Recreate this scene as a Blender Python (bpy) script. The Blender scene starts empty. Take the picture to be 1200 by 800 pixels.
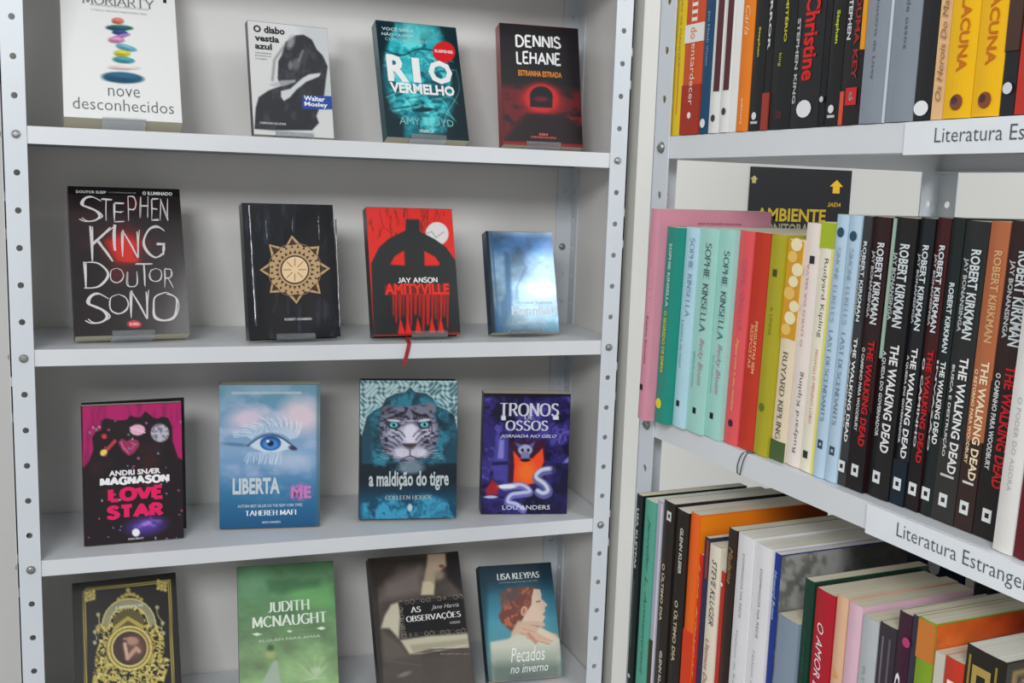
import bpy, bmesh, math, random
import numpy as np
from mathutils import Vector, Matrix

SC = bpy.context.scene
COL = SC.collection
PI = math.pi
Z0 = 1.35          # height of the second shelf's bolts above the floor

# ------------------------------------------------------------------ camera
cam_d = bpy.data.cameras.new('camera')
cam_d.sensor_width = 36.0
cam_d.lens = 1226.6 / 1200 * 36.0
cam_d.clip_start = 0.02
cam = bpy.data.objects.new('camera', cam_d)
COL.objects.link(cam)
_r = Vector((0.94540063, -0.32421843, 0.03316721))
_u = Vector((0.01566496, 0.14685522, 0.98903395))
_w = Vector((0.32553381, 0.93451375, -0.14391588))
M = Matrix(((_r.x, _u.x, -_w.x, 0.16476394), (_r.y, _u.y, -_w.y, -1.54177534),
            (_r.z, _u.z, -_w.z, 0.24989628 + Z0), (0, 0, 0, 1)))
cam.matrix_world = M
SC.camera = cam

# ------------------------------------------------------------------ world, lights, exposure
world = bpy.data.worlds.new('world')
SC.world = world
world.use_nodes = True
bg = world.node_tree.nodes['Background']
bg.inputs[0].default_value = (0.97, 0.985, 1.0, 1)
bg.inputs[1].default_value = 0.52


def area(name, loc, size, power, color, target):
    d = bpy.data.lights.new(name, 'AREA')
    d.shape = 'RECTANGLE'
    d.size, d.size_y = size
    d.energy = power
    d.color = color
    o = bpy.data.objects.new(name, d)
    COL.objects.link(o)
    o.location = loc
    o.rotation_euler = (Vector(target) - Vector(loc)).to_track_quat('-Z', 'Y').to_euler()
    return o


area('ceiling_tube_light', (1.78, -2.25, 2.75), (0.36, 0.95), 15, (0.97, 0.985, 1.0), (1.78, -2.25, 0))
area('ceiling_tube_light', (0.84, -1.62, 2.75), (0.28, 0.5), 3.5, (0.97, 0.985, 1.0), (0.84, -1.62, 0))
area('ceiling_tube_light', (-0.95, -3.2, 2.75), (1.3, 0.7), 62, (0.97, 0.985, 1.0), (-0.3, -1.2, 0.9))
area('ceiling_tube_light', (2.7, -3.3, 2.75), (1.0, 0.7), 34, (0.97, 0.985, 1.0), (1.2, -1.2, 0.9))
SC.view_settings.view_transform = 'Standard'
SC.view_settings.look = 'None'
SC.view_settings.gamma = 1.0
SC.view_settings.use_curve_mapping = False
SC.view_settings.exposure = 0.13


# ------------------------------------------------------------------ colour and material helpers
def lin(c):
    return tuple((v / 255.0 / 12.92) if v / 255.0 <= 0.04045 else ((v / 255.0 + 0.055) / 1.055) ** 2.4 for v in c)


BOOST = 1.08
_mats = {}


def mat(color, rough=0.45, coat=0.0, metal=0.0, kind='plain', spec=0.5):
    key = (tuple(color), rough, coat, metal, kind, spec)
    if key in _mats:
        return _mats[key]
    m = bpy.data.materials.new(kind)
    m.use_nodes = True
    nt = m.node_tree
    b = nt.nodes['Principled BSDF']
    c = [min(0.9, v * BOOST) for v in lin(color)]
    b.inputs['Roughness'].default_value = rough
    b.inputs['Metallic'].default_value = metal
    cover = kind in ('cover_stock', 'ink', 'sign_board')
    b.inputs['Coat Weight'].default_value = coat * (.45 if cover else 1)
    b.inputs['Coat Roughness'].default_value = 0.12
    b.inputs['Specular IOR Level'].default_value = .28 if cover else spec
    tc = nt.nodes.new('ShaderNodeTexCoord')
    nz = nt.nodes.new('ShaderNodeTexNoise')
    mp = nt.nodes.new('ShaderNodeMapping')
    nt.links.new(tc.outputs['Object'], mp.inputs[0])
    nt.links.new(mp.outputs[0], nz.inputs[0])
    mix = nt.nodes.new('ShaderNodeMix')
    mix.data_type = 'RGBA'
    amt = 0.06
    if kind == 'pages':
        mp.inputs['Scale'].default_value = (2.0, 1400.0, 2.0)
        nz.inputs['Scale'].default_value = 1.0
        nz.inputs['Detail'].default_value = 2.0
        amt = 0.30
    elif kind == 'steel':
        nz.inputs['Scale'].default_value = 9.0
        nz.inputs['Detail'].default_value = 4.0
        amt = 0.05
        n2 = nt.nodes.new('ShaderNodeTexNoise')
        n2.inputs['Scale'].default_value = 260.0
        nt.links.new(tc.outputs['Object'], n2.inputs[0])
        bp = nt.nodes.new('ShaderNodeBump')
        bp.inputs['Strength'].default_value = 0.03
        bp.inputs['Distance'].default_value = 0.001
        nt.links.new(n2.outputs[0], bp.inputs['Height'])
        nt.links.new(bp.outputs[0], b.inputs['Normal'])
    elif kind == 'plaster':
        nz.inputs['Scale'].default_value = 2.5
        nz.inputs['Detail'].default_value = 5.0
        amt = 0.05
        n2 = nt.nodes.new('ShaderNodeTexNoise')
        n2.inputs['Scale'].default_value = 90.0
        nt.links.new(tc.outputs['Object'], n2.inputs[0])
        bp = nt.nodes.new('ShaderNodeBump')
        bp.inputs['Strength'].default_value = 0.15
        bp.inputs['Distance'].default_value = 0.002
        nt.links.new(n2.outputs[0], bp.inputs['Height'])
        nt.links.new(bp.outputs[0], b.inputs['Normal'])
    else:
        nz.inputs['Scale'].default_value = 40.0
        nz.inputs['Detail'].default_value = 3.0
    mix.inputs[6].default_value = (*[v * (1 - amt) for v in c], 1)
    mix.inputs[7].default_value = (*[min(0.92, v * (1 + amt)) for v in c], 1)
    nt.links.new(nz.outputs[0], mix.inputs[0])
    nt.links.new(mix.outputs[2], b.inputs['Base Color'])
    _mats[key] = m
    return m


def mat_print(rough=0.3, coat=0.3, metal=0.0):
    key = ('print', rough, coat, metal)
    if key in _mats:
        return _mats[key]
    m = bpy.data.materials.new('printed_cover')
    m.use_nodes = True
    nt = m.node_tree
    b = nt.nodes['Principled BSDF']
    a = nt.nodes.new('ShaderNodeAttribute')
    a.attribute_name = 'ink'
    nt.links.new(a.outputs['Color'], b.inputs['Base Color'])
    b.inputs['Roughness'].default_value = rough
    b.inputs['Coat Weight'].default_value = coat * .45
    b.inputs['Coat Roughness'].default_value = 0.1
    b.inputs['Specular IOR Level'].default_value = .28
    b.inputs['Metallic'].default_value = metal
    _mats[key] = m
    return m


def mat_acrylic():
    m = bpy.data.materials.new('clear_acrylic')
    m.use_nodes = True
    b = m.node_tree.nodes['Principled BSDF']
    b.inputs['Base Color'].default_value = (0.80, 0.84, 0.86, 1)
    b.inputs['Roughness'].default_value = 0.10
    b.inputs['Transmission Weight'].default_value = 0.92
    b.inputs['IOR'].default_value = 1.46
    return m


STEEL = mat((208, 211, 214), 0.38, 0.0, 0.0, 'steel')
STEEL_POST = mat((200, 206, 211), 0.36, 0.0, 0.0, 'steel')
PANEL = mat((214, 212, 209), 0.30, 0.0, 0.0, 'steel')
ZINC = mat((150, 152, 150), 0.35, 0.0, 0.85, 'zinc')
WALL = mat((208, 208, 203), 0.7, 0.0, 0.0, 'plaster')
WALL2 = mat((190, 190, 188), 0.7, 0.0, 0.0, 'plaster')
FLOOR = mat((120, 116, 110), 0.5, 0.0, 0.0, 'plaster')
PAGES = mat((204, 196, 174), 0.85, 0.0, 0.0, 'pages')
PAGES_W = mat((214, 209, 196), 0.85, 0.0, 0.0, 'pages')
ACRYL = mat_acrylic()


# ------------------------------------------------------------------ mesh helpers
def mesh_obj(name, verts, faces, m, parent=None, smooth=False):
    me = bpy.data.meshes.new(name)
    me.from_pydata([tuple(v) for v in verts], [], faces)
    me.materials.append(m)
    if smooth:
        for p in me.polygons:
            p.use_smooth = True
    me.update()
    o = bpy.data.objects.new(name, me)
    COL.objects.link(o)
    if parent:
        o.parent = parent
    return o


class MB:
    def __init__(self):
        self.v, self.f = [], []

    def add(self, verts, faces):
        n = len(self.v)
        self.v += [tuple(p) for p in verts]
        self.f += [tuple(i + n for i in f) for f in faces]

    def box(self, x0, x1, y0, y1, z0, z1):
        self.add([(x0, y0, z0), (x1, y0, z0), (x1, y1, z0), (x0, y1, z0), (x0, y0, z1), (x1, y0, z1), (x1, y1, z1), (x0, y1, z1)],
                 [(0, 3, 2, 1), (4, 5, 6, 7), (0, 1, 5, 4), (1, 2, 6, 5), (2, 3, 7, 6), (3, 0, 4, 7)])

    def obj(self, name, m, parent=None, smooth=False):
        return mesh_obj(name, self.v, self.f, m, parent, smooth)


def bevel(o, w, seg=2):
    md = o.modifiers.new('bevel', 'BEVEL')
    md.width = w
    md.segments = seg
    md.limit_method = 'ANGLE'
    return o


def empty(name, loc=(0, 0, 0), rot=(0, 0, 0)):
    o = bpy.data.objects.new(name, None)
    o.empty_display_size = 0.02
    o.location = loc
    o.rotation_euler = rot
    COL.objects.link(o)
    return o


def tag(o, label, cat, group=None, kind=None):
    o['label'] = label
    o['category'] = cat
    if group:
        o['group'] = group
    if kind:
        o['kind'] = kind
    return o


def structure(o, label=None):
    o['kind'] = 'structure'
    if label:
        o['label'] = label
        o['category'] = 'wall' if 'wall' in o.name else 'floor'
    return o


# ------------------------------------------------------------------ lettering
# stroke alphabet: width, strokes; '~' strokes are smoothed
GL = {
    'A': (.76, ['0,0 .38,1 .76,0', '.14,.36 .62,.36']),
    'B': (.6, ['.05,0 .05,1', '~.05,1 .4,.97 .52,.76 .38,.55 .05,.52', '~.05,.52 .45,.5 .6,.27 .45,.03 .05,0']),
    'C': (.68, ['~.66,.85 .45,1 .15,.86 .02,.5 .15,.14 .45,0 .68,.16']),
    'D': (.7, ['.05,0 .05,1', '~.05,1 .45,.95 .7,.5 .45,.05 .05,0']),
    'E': (.55, ['.05,0 .05,1', '.05,1 .53,1', '.05,.52 .45,.52', '.05,0 .55,0']),
    'F': (.52, ['.05,0 .05,1', '.05,1 .52,1', '.05,.52 .42,.52']),
    'G': (.72, ['~.68,.86 .45,1 .15,.86 .02,.5 .15,.14 .45,0 .68,.12', '.68,.12 .68,.45', '.45,.45 .7,.45']),
    'H': (.68, ['.05,0 .05,1', '.63,0 .63,1', '.05,.52 .63,.52']),
    'I': (.1, ['.05,0 .05,1']),
    'J': (.4, ['~.35,1 .35,.3 .25,.05 .02,.02']),
    'K': (.62, ['.05,0 .05,1', '.58,1 .06,.45', '.22,.6 .62,0']),
    'L': (.5, ['.05,0 .05,1', '.05,0 .5,0']),
    'M': (.84, ['.05,0 .08,1', '.08,1 .42,.1', '.42,.1 .76,1', '.76,1 .8,0']),
    'N': (.7, ['.05,0 .05,1', '.05,1 .65,0', '.65,0 .65,1']),
    'O': (.78, ['~.39,1 .1,.85 .02,.5 .1,.15 .39,0 .68,.15 .76,.5 .68,.85 .39,1']),
    'P': (.56, ['.05,0 .05,1', '~.05,1 .42,.97 .56,.74 .42,.5 .05,.47']),
    'Q': (.78, ['~.39,1 .1,.85 .02,.5 .1,.15 .39,0 .68,.15 .76,.5 .68,.85 .39,1', '.5,.2 .78,-.1']),
    'R': (.62, ['.05,0 .05,1', '~.05,1 .42,.97 .55,.75 .42,.53 .05,.5', '.3,.5 .62,0']),
    'S': (.56, ['~.52,.87 .32,1 .1,.9 .08,.68 .28,.54 .47,.42 .52,.2 .35,.02 .15,.02 .02,.14']),
    'T': (.64, ['.32,0 .32,1', '0,1 .64,1']),
    'U': (.66, ['~.05,1 .05,.3 .15,.05 .33,0 .51,.05 .61,.3 .61,1']),
    'V': (.7, ['0,1 .35,0', '.35,0 .7,1']),
    'W': (1.0, ['0,1 .25,0', '.25,0 .5,.9', '.5,.9 .75,0', '.75,0 1,1']),
    'X': (.66, ['0,1 .66,0', '.66,1 0,0']),
    'Y': (.66, ['0,1 .33,.48', '.66,1 .33,.48', '.33,.48 .33,0']),
    'Z': (.6, ['.02,1 .6,1', '.6,1 0,0', '0,0 .6,0']),
    'Ç': (.68, ['~.66,.85 .45,1 .15,.86 .02,.5 .15,.14 .45,0 .68,.16', '.4,0 .45,-.16', '.45,-.16 .3,-.22']),
    'Õ': (.78, ['~.39,1 .1,.85 .02,.5 .1,.15 .39,0 .68,.15 .76,.5 .68,.85 .39,1', '.2,1.12 .35,1.2', '.35,1.2 .45,1.12', '.45,1.12 .6,1.2']),
    'Ú': (.66, ['~.05,1 .05,.3 .15,.05 .33,0 .51,.05 .61,.3 .61,1', '.3,1.1 .45,1.25']),
}


def smooth_pts(P, n=4):
    out = []
    for i in range(len(P) - 1):
        p0, p1, p2, p3 = P[max(i - 1, 0)], P[i], P[i + 1], P[min(i + 2, len(P) - 1)]
        for k in range(n):
            t = k / n
            out.append(tuple(0.5 * (2 * p1[a] + (p2[a] - p0[a]) * t + (2 * p0[a] - 5 * p1[a] + 4 * p2[a] - p3[a]) * t * t
                                    + (-p0[a] + 3 * p1[a] - 3 * p2[a] + p3[a]) * t ** 3) for a in (0, 1)))
    out.append(P[-1])
    return out


def ribbon(P, wf, V, F, rnd=True):
    for i in range(len(P) - 1):
        (x0, y0), (x1, y1) = P[i], P[i + 1]
        dx, dy = x1 - x0, y1 - y0
        L = math.hypot(dx, dy) or 1e-6
        w = wf(dx / L, dy / L, (i + .5) / len(P)) / 2
        nx, ny = -dy / L * w, dx / L * w
        n = len(V)
        V += [(x0 - nx, y0 - ny), (x1 - nx, y1 - ny), (x1 + nx, y1 + ny), (x0 + nx, y0 + ny)]
        F.append((n, n + 1, n + 2, n + 3))
        if rnd and i:
            n = len(V)
            V += [(x0 + w * math.cos(a * PI / 3), y0 + w * math.sin(a * PI / 3)) for a in range(6)]
            F.append(tuple(range(n, n + 6)))


def stroke_text(body, style, seed=3):
    rng = random.Random(seed)
    V, F = [], []
    x = 0.0
    for ch in body:
        if ch == ' ':
            x += 0.4
            continue
        w, strokes = GL.get(ch, GL['I'])
        jig = 0.0
        if style in ('hand', 'chalk'):
            jig = rng.uniform(-.05, .05)
        for s in strokes:
            sm = s[0] == '~'
            P = [tuple(float(t) for t in q.split(',')) for q in s.lstrip('~').split()]
            P = [(x + px, py + jig) for px, py in P]
            if style == 'chalk':
                for k in range(2):
                    Q = [(a + rng.uniform(-.035, .035) + .025 * k, b + rng.uniform(-.035, .035)) for a, b in P]
                    Q = smooth_pts(Q, 5) if len(Q) > 2 or sm else smooth_pts([Q[0], ((Q[0][0] + Q[1][0]) / 2 + rng.uniform(-.03, .03), (Q[0][1] + Q[1][1]) / 2), Q[1]], 4)
                    ribbon(Q, lambda a, b, t: .026 + .042 * math.sin(PI * t) * (1 if k == 0 else .3), V, F)
            elif style == 'hand':
                Q = [(a + rng.uniform(-.03, .03), b + rng.uniform(-.03, .03)) for a, b in P]
                Q = smooth_pts(Q, 4) if sm else Q
                ribbon(Q, lambda a, b, t: .18, V, F)
            elif style == 'slab':
                Q = smooth_pts(P, 3) if sm else P
                ribbon(Q, lambda a, b, t: .33, V, F)
            else:
                thick = .20 if style == 'serif' else .13
                Q = smooth_pts(P, 4) if sm else P
                ribbon(Q, lambda a, b, t: .065 + (thick - .065) * abs(b), V, F)
                if not sm:
                    for e, o2 in ((P[0], P[1]), (P[-1], P[-2])):
                        if (abs(e[1]) < .02 or abs(e[1] - 1) < .02) and abs(e[1] - o2[1]) > .4:
                            n = len(V)
                            V += [(e[0] - .12, e[1] - .022), (e[0] + .12, e[1] - .022), (e[0] + .12, e[1] + .022), (e[0] - .12, e[1] + .022)]
                            F.append((n, n + 1, n + 2, n + 3))
        x += w + (.16 if style != 'slab' else .2)
    return V, F


_tc = {}


def text_geo(body, style='sans'):
    """flat lettering, normalised to -0.5..0.5 in both axes, and its aspect"""
    key = (body, style)
    if key in _tc:
        return _tc[key]
    if style in ('serif', 'thin', 'hand', 'chalk', 'slab'):
        V, F = stroke_text(body, style, len(body) * 7 + 1)
    else:
        c = bpy.data.curves.new('lettering', 'FONT')
        c.body = body
        c.size = 1.0
        c.resolution_u = 2
        c.align_x = 'CENTER'
        if style == 'bold':
            c.offset = 0.026
        if style == 'black':
            c.offset = 0.038
        if style == 'light':
            c.offset = -0.008
        if style in ('script', 'italic'):
            c.shear = 0.35
        to = bpy.data.objects.new('lettering', c)
        me = to.to_mesh()
        V = [(v.co.x, v.co.y) for v in me.vertices]
        F = [tuple(p.vertices) for p in me.polygons]
        to.to_mesh_clear()
        bpy.data.objects.remove(to)
        bpy.data.curves.remove(c)
    a = np.array(V)
    lo, hi = a.min(0), a.max(0)
    sz = np.maximum(hi - lo, 1e-6)
    n = (a - (lo + hi) / 2) / sz
    _tc[key] = (n, F, sz[0] / sz[1])
    return _tc[key]


def place_letters(name, parent, S, w, h, letters, m, style, d):
    V, F = [], []
    for k, (ch, x0, x1, y0, y1) in enumerate(letters):
        Vv, Ff = stroke_text(ch, style, k * 5 + 2)
        a = np.array(Vv)
        lo, sz = a.min(0), np.maximum(np.ptp(a, axis=0), 1e-6)
        n0 = len(V)
        for i, p in enumerate((a - lo) / sz):
            u, v = S.uv(x0 + p[0] * (x1 - x0), y1 - p[1] * (y1 - y0))
            V.append(((u - .5) * w, d - 4e-7 * (n0 + i), (1 - v) * h))
        F += [tuple(i + n0 for i in f) for f in Ff]
    return mesh_obj(name, V, F, m, parent)


def place_text(name, parent, body, o, ux, uy, w, h, m, style='sans', label=None):
    """o: centre point, ux/uy unit vectors of the surface, w/h size"""
    n, F, asp = text_geo(body, style)
    if h is None:
        h = w / asp
    if w is None:
        w = h * asp
    up_ = ux.cross(uy)      # ink strokes lie over one another in thin layers
    lay = 4e-7 if style in ('serif', 'thin', 'hand', 'chalk', 'slab') else 0.0
    V = [o + ux * (p[0] * w) + uy * (p[1] * h) + up_ * (lay * i) for i, p in enumerate(n)]
    ob = mesh_obj(name, V, F, m, parent)
    if label:
        ob['label'] = label
    return ob


# ------------------------------------------------------------------ steel shelving
HOLE_R = 0.0042


def perforated(mb, origin, ua, un, w, z0, z1, hole_u, zref, th=0.0018, r=HOLE_R):
    """strip of steel: along ua width w, up z, holes each 50 mm from zref; un: thickness direction"""
    k0 = math.ceil((z0 + .012 - zref) / .05)
    k1 = math.floor((z1 - .012 - zref) / .05)
    zs = [z0] + [zref + (k + .5) * .05 for k in range(k0, k1)] + [z1]
    for i in range(len(zs) - 1):
        a, b = zs[i], zs[i + 1]
        zc = zref + (k0 + i) * .05
        ang = [j * PI / 5 for j in range(10)]
        cor = [(0, a), (w, a), (w, b), (0, b)]
        ang += [math.atan2(q[1] - zc, q[0] - hole_u) % (2 * PI) for q in cor]
        ang = sorted(ang)
        hv, ov = [], []
        for t in ang:
            c, s = math.cos(t), math.sin(t)
            hv.append((hole_u + r * c, zc + r * s))
            tt = 1e9
            if c > 1e-9: tt = min(tt, (w - hole_u) / c)
            if c < -1e-9: tt = min(tt, -hole_u / c)
            if s > 1e-9: tt = min(tt, (b - zc) / s)
            if s < -1e-9: tt = min(tt, (a - zc) / s)
            ov.append((hole_u + tt * c, zc + tt * s))
        n = len(ang)
        V = []
        for lay in (0, th):
            for q in hv: V.append(origin + ua * q[0] + Vector((0, 0, q[1])) + un * lay)
            for q in ov: V.append(origin + ua * q[0] + Vector((0, 0, q[1])) + un * lay)
        F = []
        for j in range(n):
            k = (j + 1) % n
            F.append((j, k, n + k, n + j))
            F.append((2 * n + j, 3 * n + j, 3 * n + k, 2 * n + k))
            F.append((j, 2 * n + j, 2 * n + k, k))
            F.append((n + j, n + k, 3 * n + k, 3 * n + j))
        mb.add(V, F)


def corner_post(parent, x, y, sx, sy, z0, z1, zref):
    """L-section post; (x, y) outer corner, flanges run towards sx and sy"""
    mb = MB()
    w = .030
    perforated(mb, Vector((x, y, 0)), Vector((sx, 0, 0)), Vector((0, sy, 0)), w, z0, z1, .0165, zref)
    perforated(mb, Vector((x, y, 0)), Vector((0, sy, 0)), Vector((sx, 0, 0)), w, z0, z1, .0165, zref)
    return mb.obj('corner_post', STEEL_POST, parent)


def bolt_mesh():
    mb = MB()
    prof = [(0.0, -.0034), (.0028, -.0033), (.0044, -.0024), (.0052, -.0008), (.0054, 0.0), (.0062, 0.0), (.0062, .0006)]
    n = 12
    V, F = [], []
    for r, y in prof:
        for k in range(n):
            V.append((r * math.cos(2 * PI * k / n), y, r * math.sin(2 * PI * k / n)))
    for i in range(len(prof) - 1):
        for k in range(n):
            F.append((i * n + k, i * n + (k + 1) % n, (i + 1) * n + (k + 1) % n, (i + 1) * n + k))
    mb.add(V, F)
    mb.box(-.0042, .0042, -.0037, -.0031, -.0006, .0006)
    return mb


_bm = bolt_mesh()
_bolt = None


def bolt(parent, loc, rot=0.0):
    global _bolt
    if _bolt is None:
        o = _bm.obj('bolt', ZINC, parent, smooth=False)
        _bolt = o.data
    else:
        o = bpy.data.objects.new('bolt', _bolt)
        COL.objects.link(o)
        o.parent = parent
    o.location = loc
    o.rotation_euler = (0, 0, rot)
    return o


LIP = .0115


def shelf_part(parent, W, depth, z):
    """pressed steel shelf: top plate with downturned lips and a return at the bottom"""
    x0, x1 = -.0145, W + .0145
    y0, y1 = .0022, depth - .0022
    t = .0012
    mb = MB()
    mb.box(x0, x1, y0, y1, z + LIP - t, z + LIP)
    mb.box(x0, x1, y0, y0 + t, z - LIP, z + LIP - t)
    mb.box(x0, x1, y1 - t, y1, z - LIP, z + LIP - t)
    mb.box(x0, x0 + t, y0 + t, y1 - t, z - LIP, z + LIP - t)
    mb.box(x1 - t, x1, y0 + t, y1 - t, z - LIP, z + LIP - t)
    mb.box(x0 + t, x1 - t, y0 + t, y0 + .012, z - LIP, z - LIP + t)
    mb.box(x0 + t, x1 - t, y1 - .012, y1 - t, z - LIP, z - LIP + t)
    # stiffening channel under the middle
    mb.box(x0 + t, x1 - t, (y0 + y1) / 2 - .02, (y0 + y1) / 2 + .02, z + .001, z + LIP - t - .0002)
    return mb.obj('shelf', STEEL, parent)


def shelving(name, label, loc, rot, W, depth, shelf_z, zref, ztop, back, sides, rear_bolts=()):
    root = empty(name, loc, (0, 0, rot))
    tag(root, label, 'shelving')
    o = .017
    for sx, x in ((1, -o), (-1, W + o)):
        corner_post(root, x, 0, sx, 1, .002, ztop, zref)
        if back and sx == 1:      # this rear post is clad by the back panel
            corner_post(root, x, depth + .0024, sx, 1, .002, ztop, zref)
        else:
            corner_post(root, x, depth, sx, -1, .002, ztop, zref)
    for z in shelf_z:
        shelf_part(root, W, depth, z)
        for x in (0, W):
            bolt(root, (x, -.0006, z))
            bolt(root, (x, depth + .0006, z), PI)
        for y in (.0165, depth - .0165):
            bolt(root, (-o - .0006, y, z), -PI / 2)
            bolt(root, (W + o + .0006, y, z), PI / 2)
    if back:
        mb = MB()
        mb.box(-o, W + o, depth + .001, depth + .002, .05, ztop - .01)
        mb.obj('back_panel', PANEL, root)
    if sides:
        for x in (-o - .0012, W + o + .0002):
            mb = MB()
            mb.box(x, x + .001, .004, depth, .05, ztop - .01)
            mb.obj('side_panel', PANEL, root)
    return root


W1, D1 = 0.8693, 0.225
left_unit = shelving('steel_bookcase', 'white perforated steel bookcase with back panel, books displayed face out', (0, 0, 0), 0,
                     W1, D1, [Z0 + v for v in (.6, .3, 0, -.3, -.6, -.9, -1.2)], Z0, Z0 + .95, True, True)
bolt(left_unit, (W1 - .0, D1 - .0030, Z0 + .15), 0)

RO = Vector((0.679519, -0.525477, 0))
RROT = math.radians(-85.3528)
RZ = Z0 + 0.298683
W2, D2 = 0.8693, 0.412
right_unit = shelving('steel_bookcase', 'open white perforated steel shelving with shelf labels and tightly packed book rows', RO, RROT,
                      W2, D2, [RZ + v for v in (.3, 0, -.3, -.6, -.9, -1.2, -1.5)], RZ, Z0 + 1.05, False, False)


# ------------------------------------------------------------------ the room
def room_box(name, label, x0, x1, y0, y1, z0, z1, m):
    mb = MB()
    mb.box(x0, x1, y0, y1, z0, z1)
    o = mb.obj(name, m)
    structure(o, label)
    return o


room_box('wall_right', 'white wall behind the open shelving, beside the bookcase', .9035, 3.2, 0.0, .45, 0, 2.9, WALL)
room_box('wall_back', 'pale grey wall behind the bookcase with displayed books', -2.5, .9035, .262, .45, 0, 2.9, WALL2)
room_box('floor', 'plain grey floor under both shelving units', -2.5, 3.2, -4.5, .45, -.05, 0, FLOOR)

# ------------------------------------------------------------------ shelf labels on the right unit
INK = mat((70, 78, 84), .5)
STRIP = mat((222, 226, 230), .3, .3)


def shelf_label(z, s0, s1, text, t0, t1, th, body_style='light', dz=0.0):
    mb = MB()
    mb.box(s0, s1, -.0008, .0018, z - LIP - .0018, z + LIP - .0004)
    o = mb.obj('label_strip', STRIP, right_unit)
    o['label'] = 'white printed shelf label'
    place_text('lettering', o, text, Vector(((t0 + t1) / 2, -.0012, z - .0012 + dz)), Vector((1, 0, 0)), Vector((0, 0, 1)), t1 - t0, th, INK, body_style)


shelf_label(RZ, .349, .56, 'Literatura Estrangeira', .3796, .514, .0140)
shelf_label(RZ - .3, .343, .56, 'Literatura Estrangeira', .377, .508, .0145)

# thread looped round the middle shelf
TH = mat((58, 74, 70), .8)


def tube(name, pts, r, m, parent=None, n=6):
    V, F = [], []
    P = [Vector(p) for p in pts]
    for i, p in enumerate(P):
        d = (P[min(i + 1, len(P) - 1)] - P[max(i - 1, 0)]).normalized()
        a = d.cross(Vector((.3, .9, .2))).normalized()
        b = d.cross(a)
        for k in range(n):
            V.append(p + a * (r * math.cos(2 * PI * k / n)) + b * (r * math.sin(2 * PI * k / n)))
    for i in range(len(P) - 1):
        for k in range(n):
            F.append((i * n + k, i * n + (k + 1) % n, (i + 1) * n + (k + 1) % n, (i + 1) * n + k))
    F.append(tuple(range(n)))
    F.append(tuple(range((len(P) - 1) * n, len(P) * n)))
    return mesh_obj(name, V, F, m, parent, True)


def RL(s, e, z):
    """point in the right unit's own frame (along the row, depth, height) to the room"""
    c, n = math.cos(RROT), math.sin(RROT)
    return Vector((RO.x + c * s - n * e, RO.y + n * s + c * e, z))


zt = RZ - .3 + LIP
th_pts = []
for (s, e, z) in [(.178, .012, .0006), (.1755, .004, .0008), (.1725, .0008, -.002), (.169, .0008, -.008), (.1665, .0008, -.015), (.1665, .0012, -.0225),
                  (.169, .003, -.0238), (.1715, .0008, -.0225), (.1735, .0006, -.015), (.176, .0006, -.007), (.1795, .0012, .0002), (.183, .008, .0008)]:
    th_pts.append(RL(s, e, zt + z))
thread = tube('thread', th_pts, .0006, TH)
tag(thread, 'thin dark green thread looped over the middle shelf edge', 'thread')


# ------------------------------------------------------------------ books
def book_body(root, w, t, h, cover_m, pages_m, hard=False, spine_m=None, spine_round=0.0):
    """local frame: x width (spine at -w/2), y thickness (front cover at y=0, back at +t), z height from 0"""
    ct = .0026 if hard else .0005
    ov = .003 if hard else .0001
    ct = min(ct, t * .2)
    x0, x1 = -w / 2, w / 2
    mb = MB()
    mb.box(x0 + ct, x1, 0, ct, 0, h)
    mb.box(x0 + ct, x1, t - ct, t, 0, h)
    n = 6
    V, F = [], []
    rr = spine_round
    for zz in (0, h):
        for k in range(n + 1):
            y = t * k / n
            bul = rr * math.sin(PI * k / n)
            V.append((x0 - bul, y, zz))
        for k in range(n + 1):
            y = ct * .0 + t * k / n
            bul = rr * math.sin(PI * k / n)
            V.append((x0 + ct - bul * .8, y, zz))
    m2 = n + 1
    for k in range(n):
        F.append((k, 2 * m2 + k, 2 * m2 + k + 1, k + 1))
        F.append((m2 + k, m2 + k + 1, 3 * m2 + k + 1, 3 * m2 + k))
        F.append((k, k + 1, m2 + k + 1, m2 + k))
        F.append((2 * m2 + k, 3 * m2 + k, 3 * m2 + k + 1, 2 * m2 + k + 1))
    F.append((0, m2, 3 * m2, 2 * m2))
    F.append((n, 2 * m2 + n, 3 * m2 + n, m2 + n))
    mb.add(V, F)
    cov = mb.obj('cover', cover_m, root)
    pb = MB()
    pb.box(x0 + ct + .0002, x1 - ov, ct, t - ct, ov, h - ov)
    pages = pb.obj('page_block', pages_m, root)
    return cov, pages


# ------------------------------------------------------------------ printed covers: ink laid on a fine grid, in the sheet's own measures
def vnoise(X, Y, seed):
    xi, yi = np.floor(X).astype(int), np.floor(Y).astype(int)
    fx, fy = X - xi, Y - yi
    fx, fy = fx * fx * (3 - 2 * fx), fy * fy * (3 - 2 * fy)

    def h(a, b):
        n = (a * 374761393 + b * 668265263 + seed * 982451653) & 0x7fffffff
        n = ((n ^ (n >> 13)) * 1274126177) & 0x7fffffff
        return ((n ^ (n >> 16)) & 0xffff) / 65535.0
    return (h(xi, yi) * (1 - fx) + h(xi + 1, yi) * fx) * (1 - fy) + (h(xi, yi + 1) * (1 - fx) + h(xi + 1, yi + 1) * fx) * fy


def fbm(X, Y, seed, octv=4):
    s, a, tot = 0, .5, 0
    for k in range(octv):
        s = s + a * vnoise(X * 2 ** k, Y * 2 ** k, seed + k)
        tot += a
        a *= .55
    return s / tot


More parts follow.
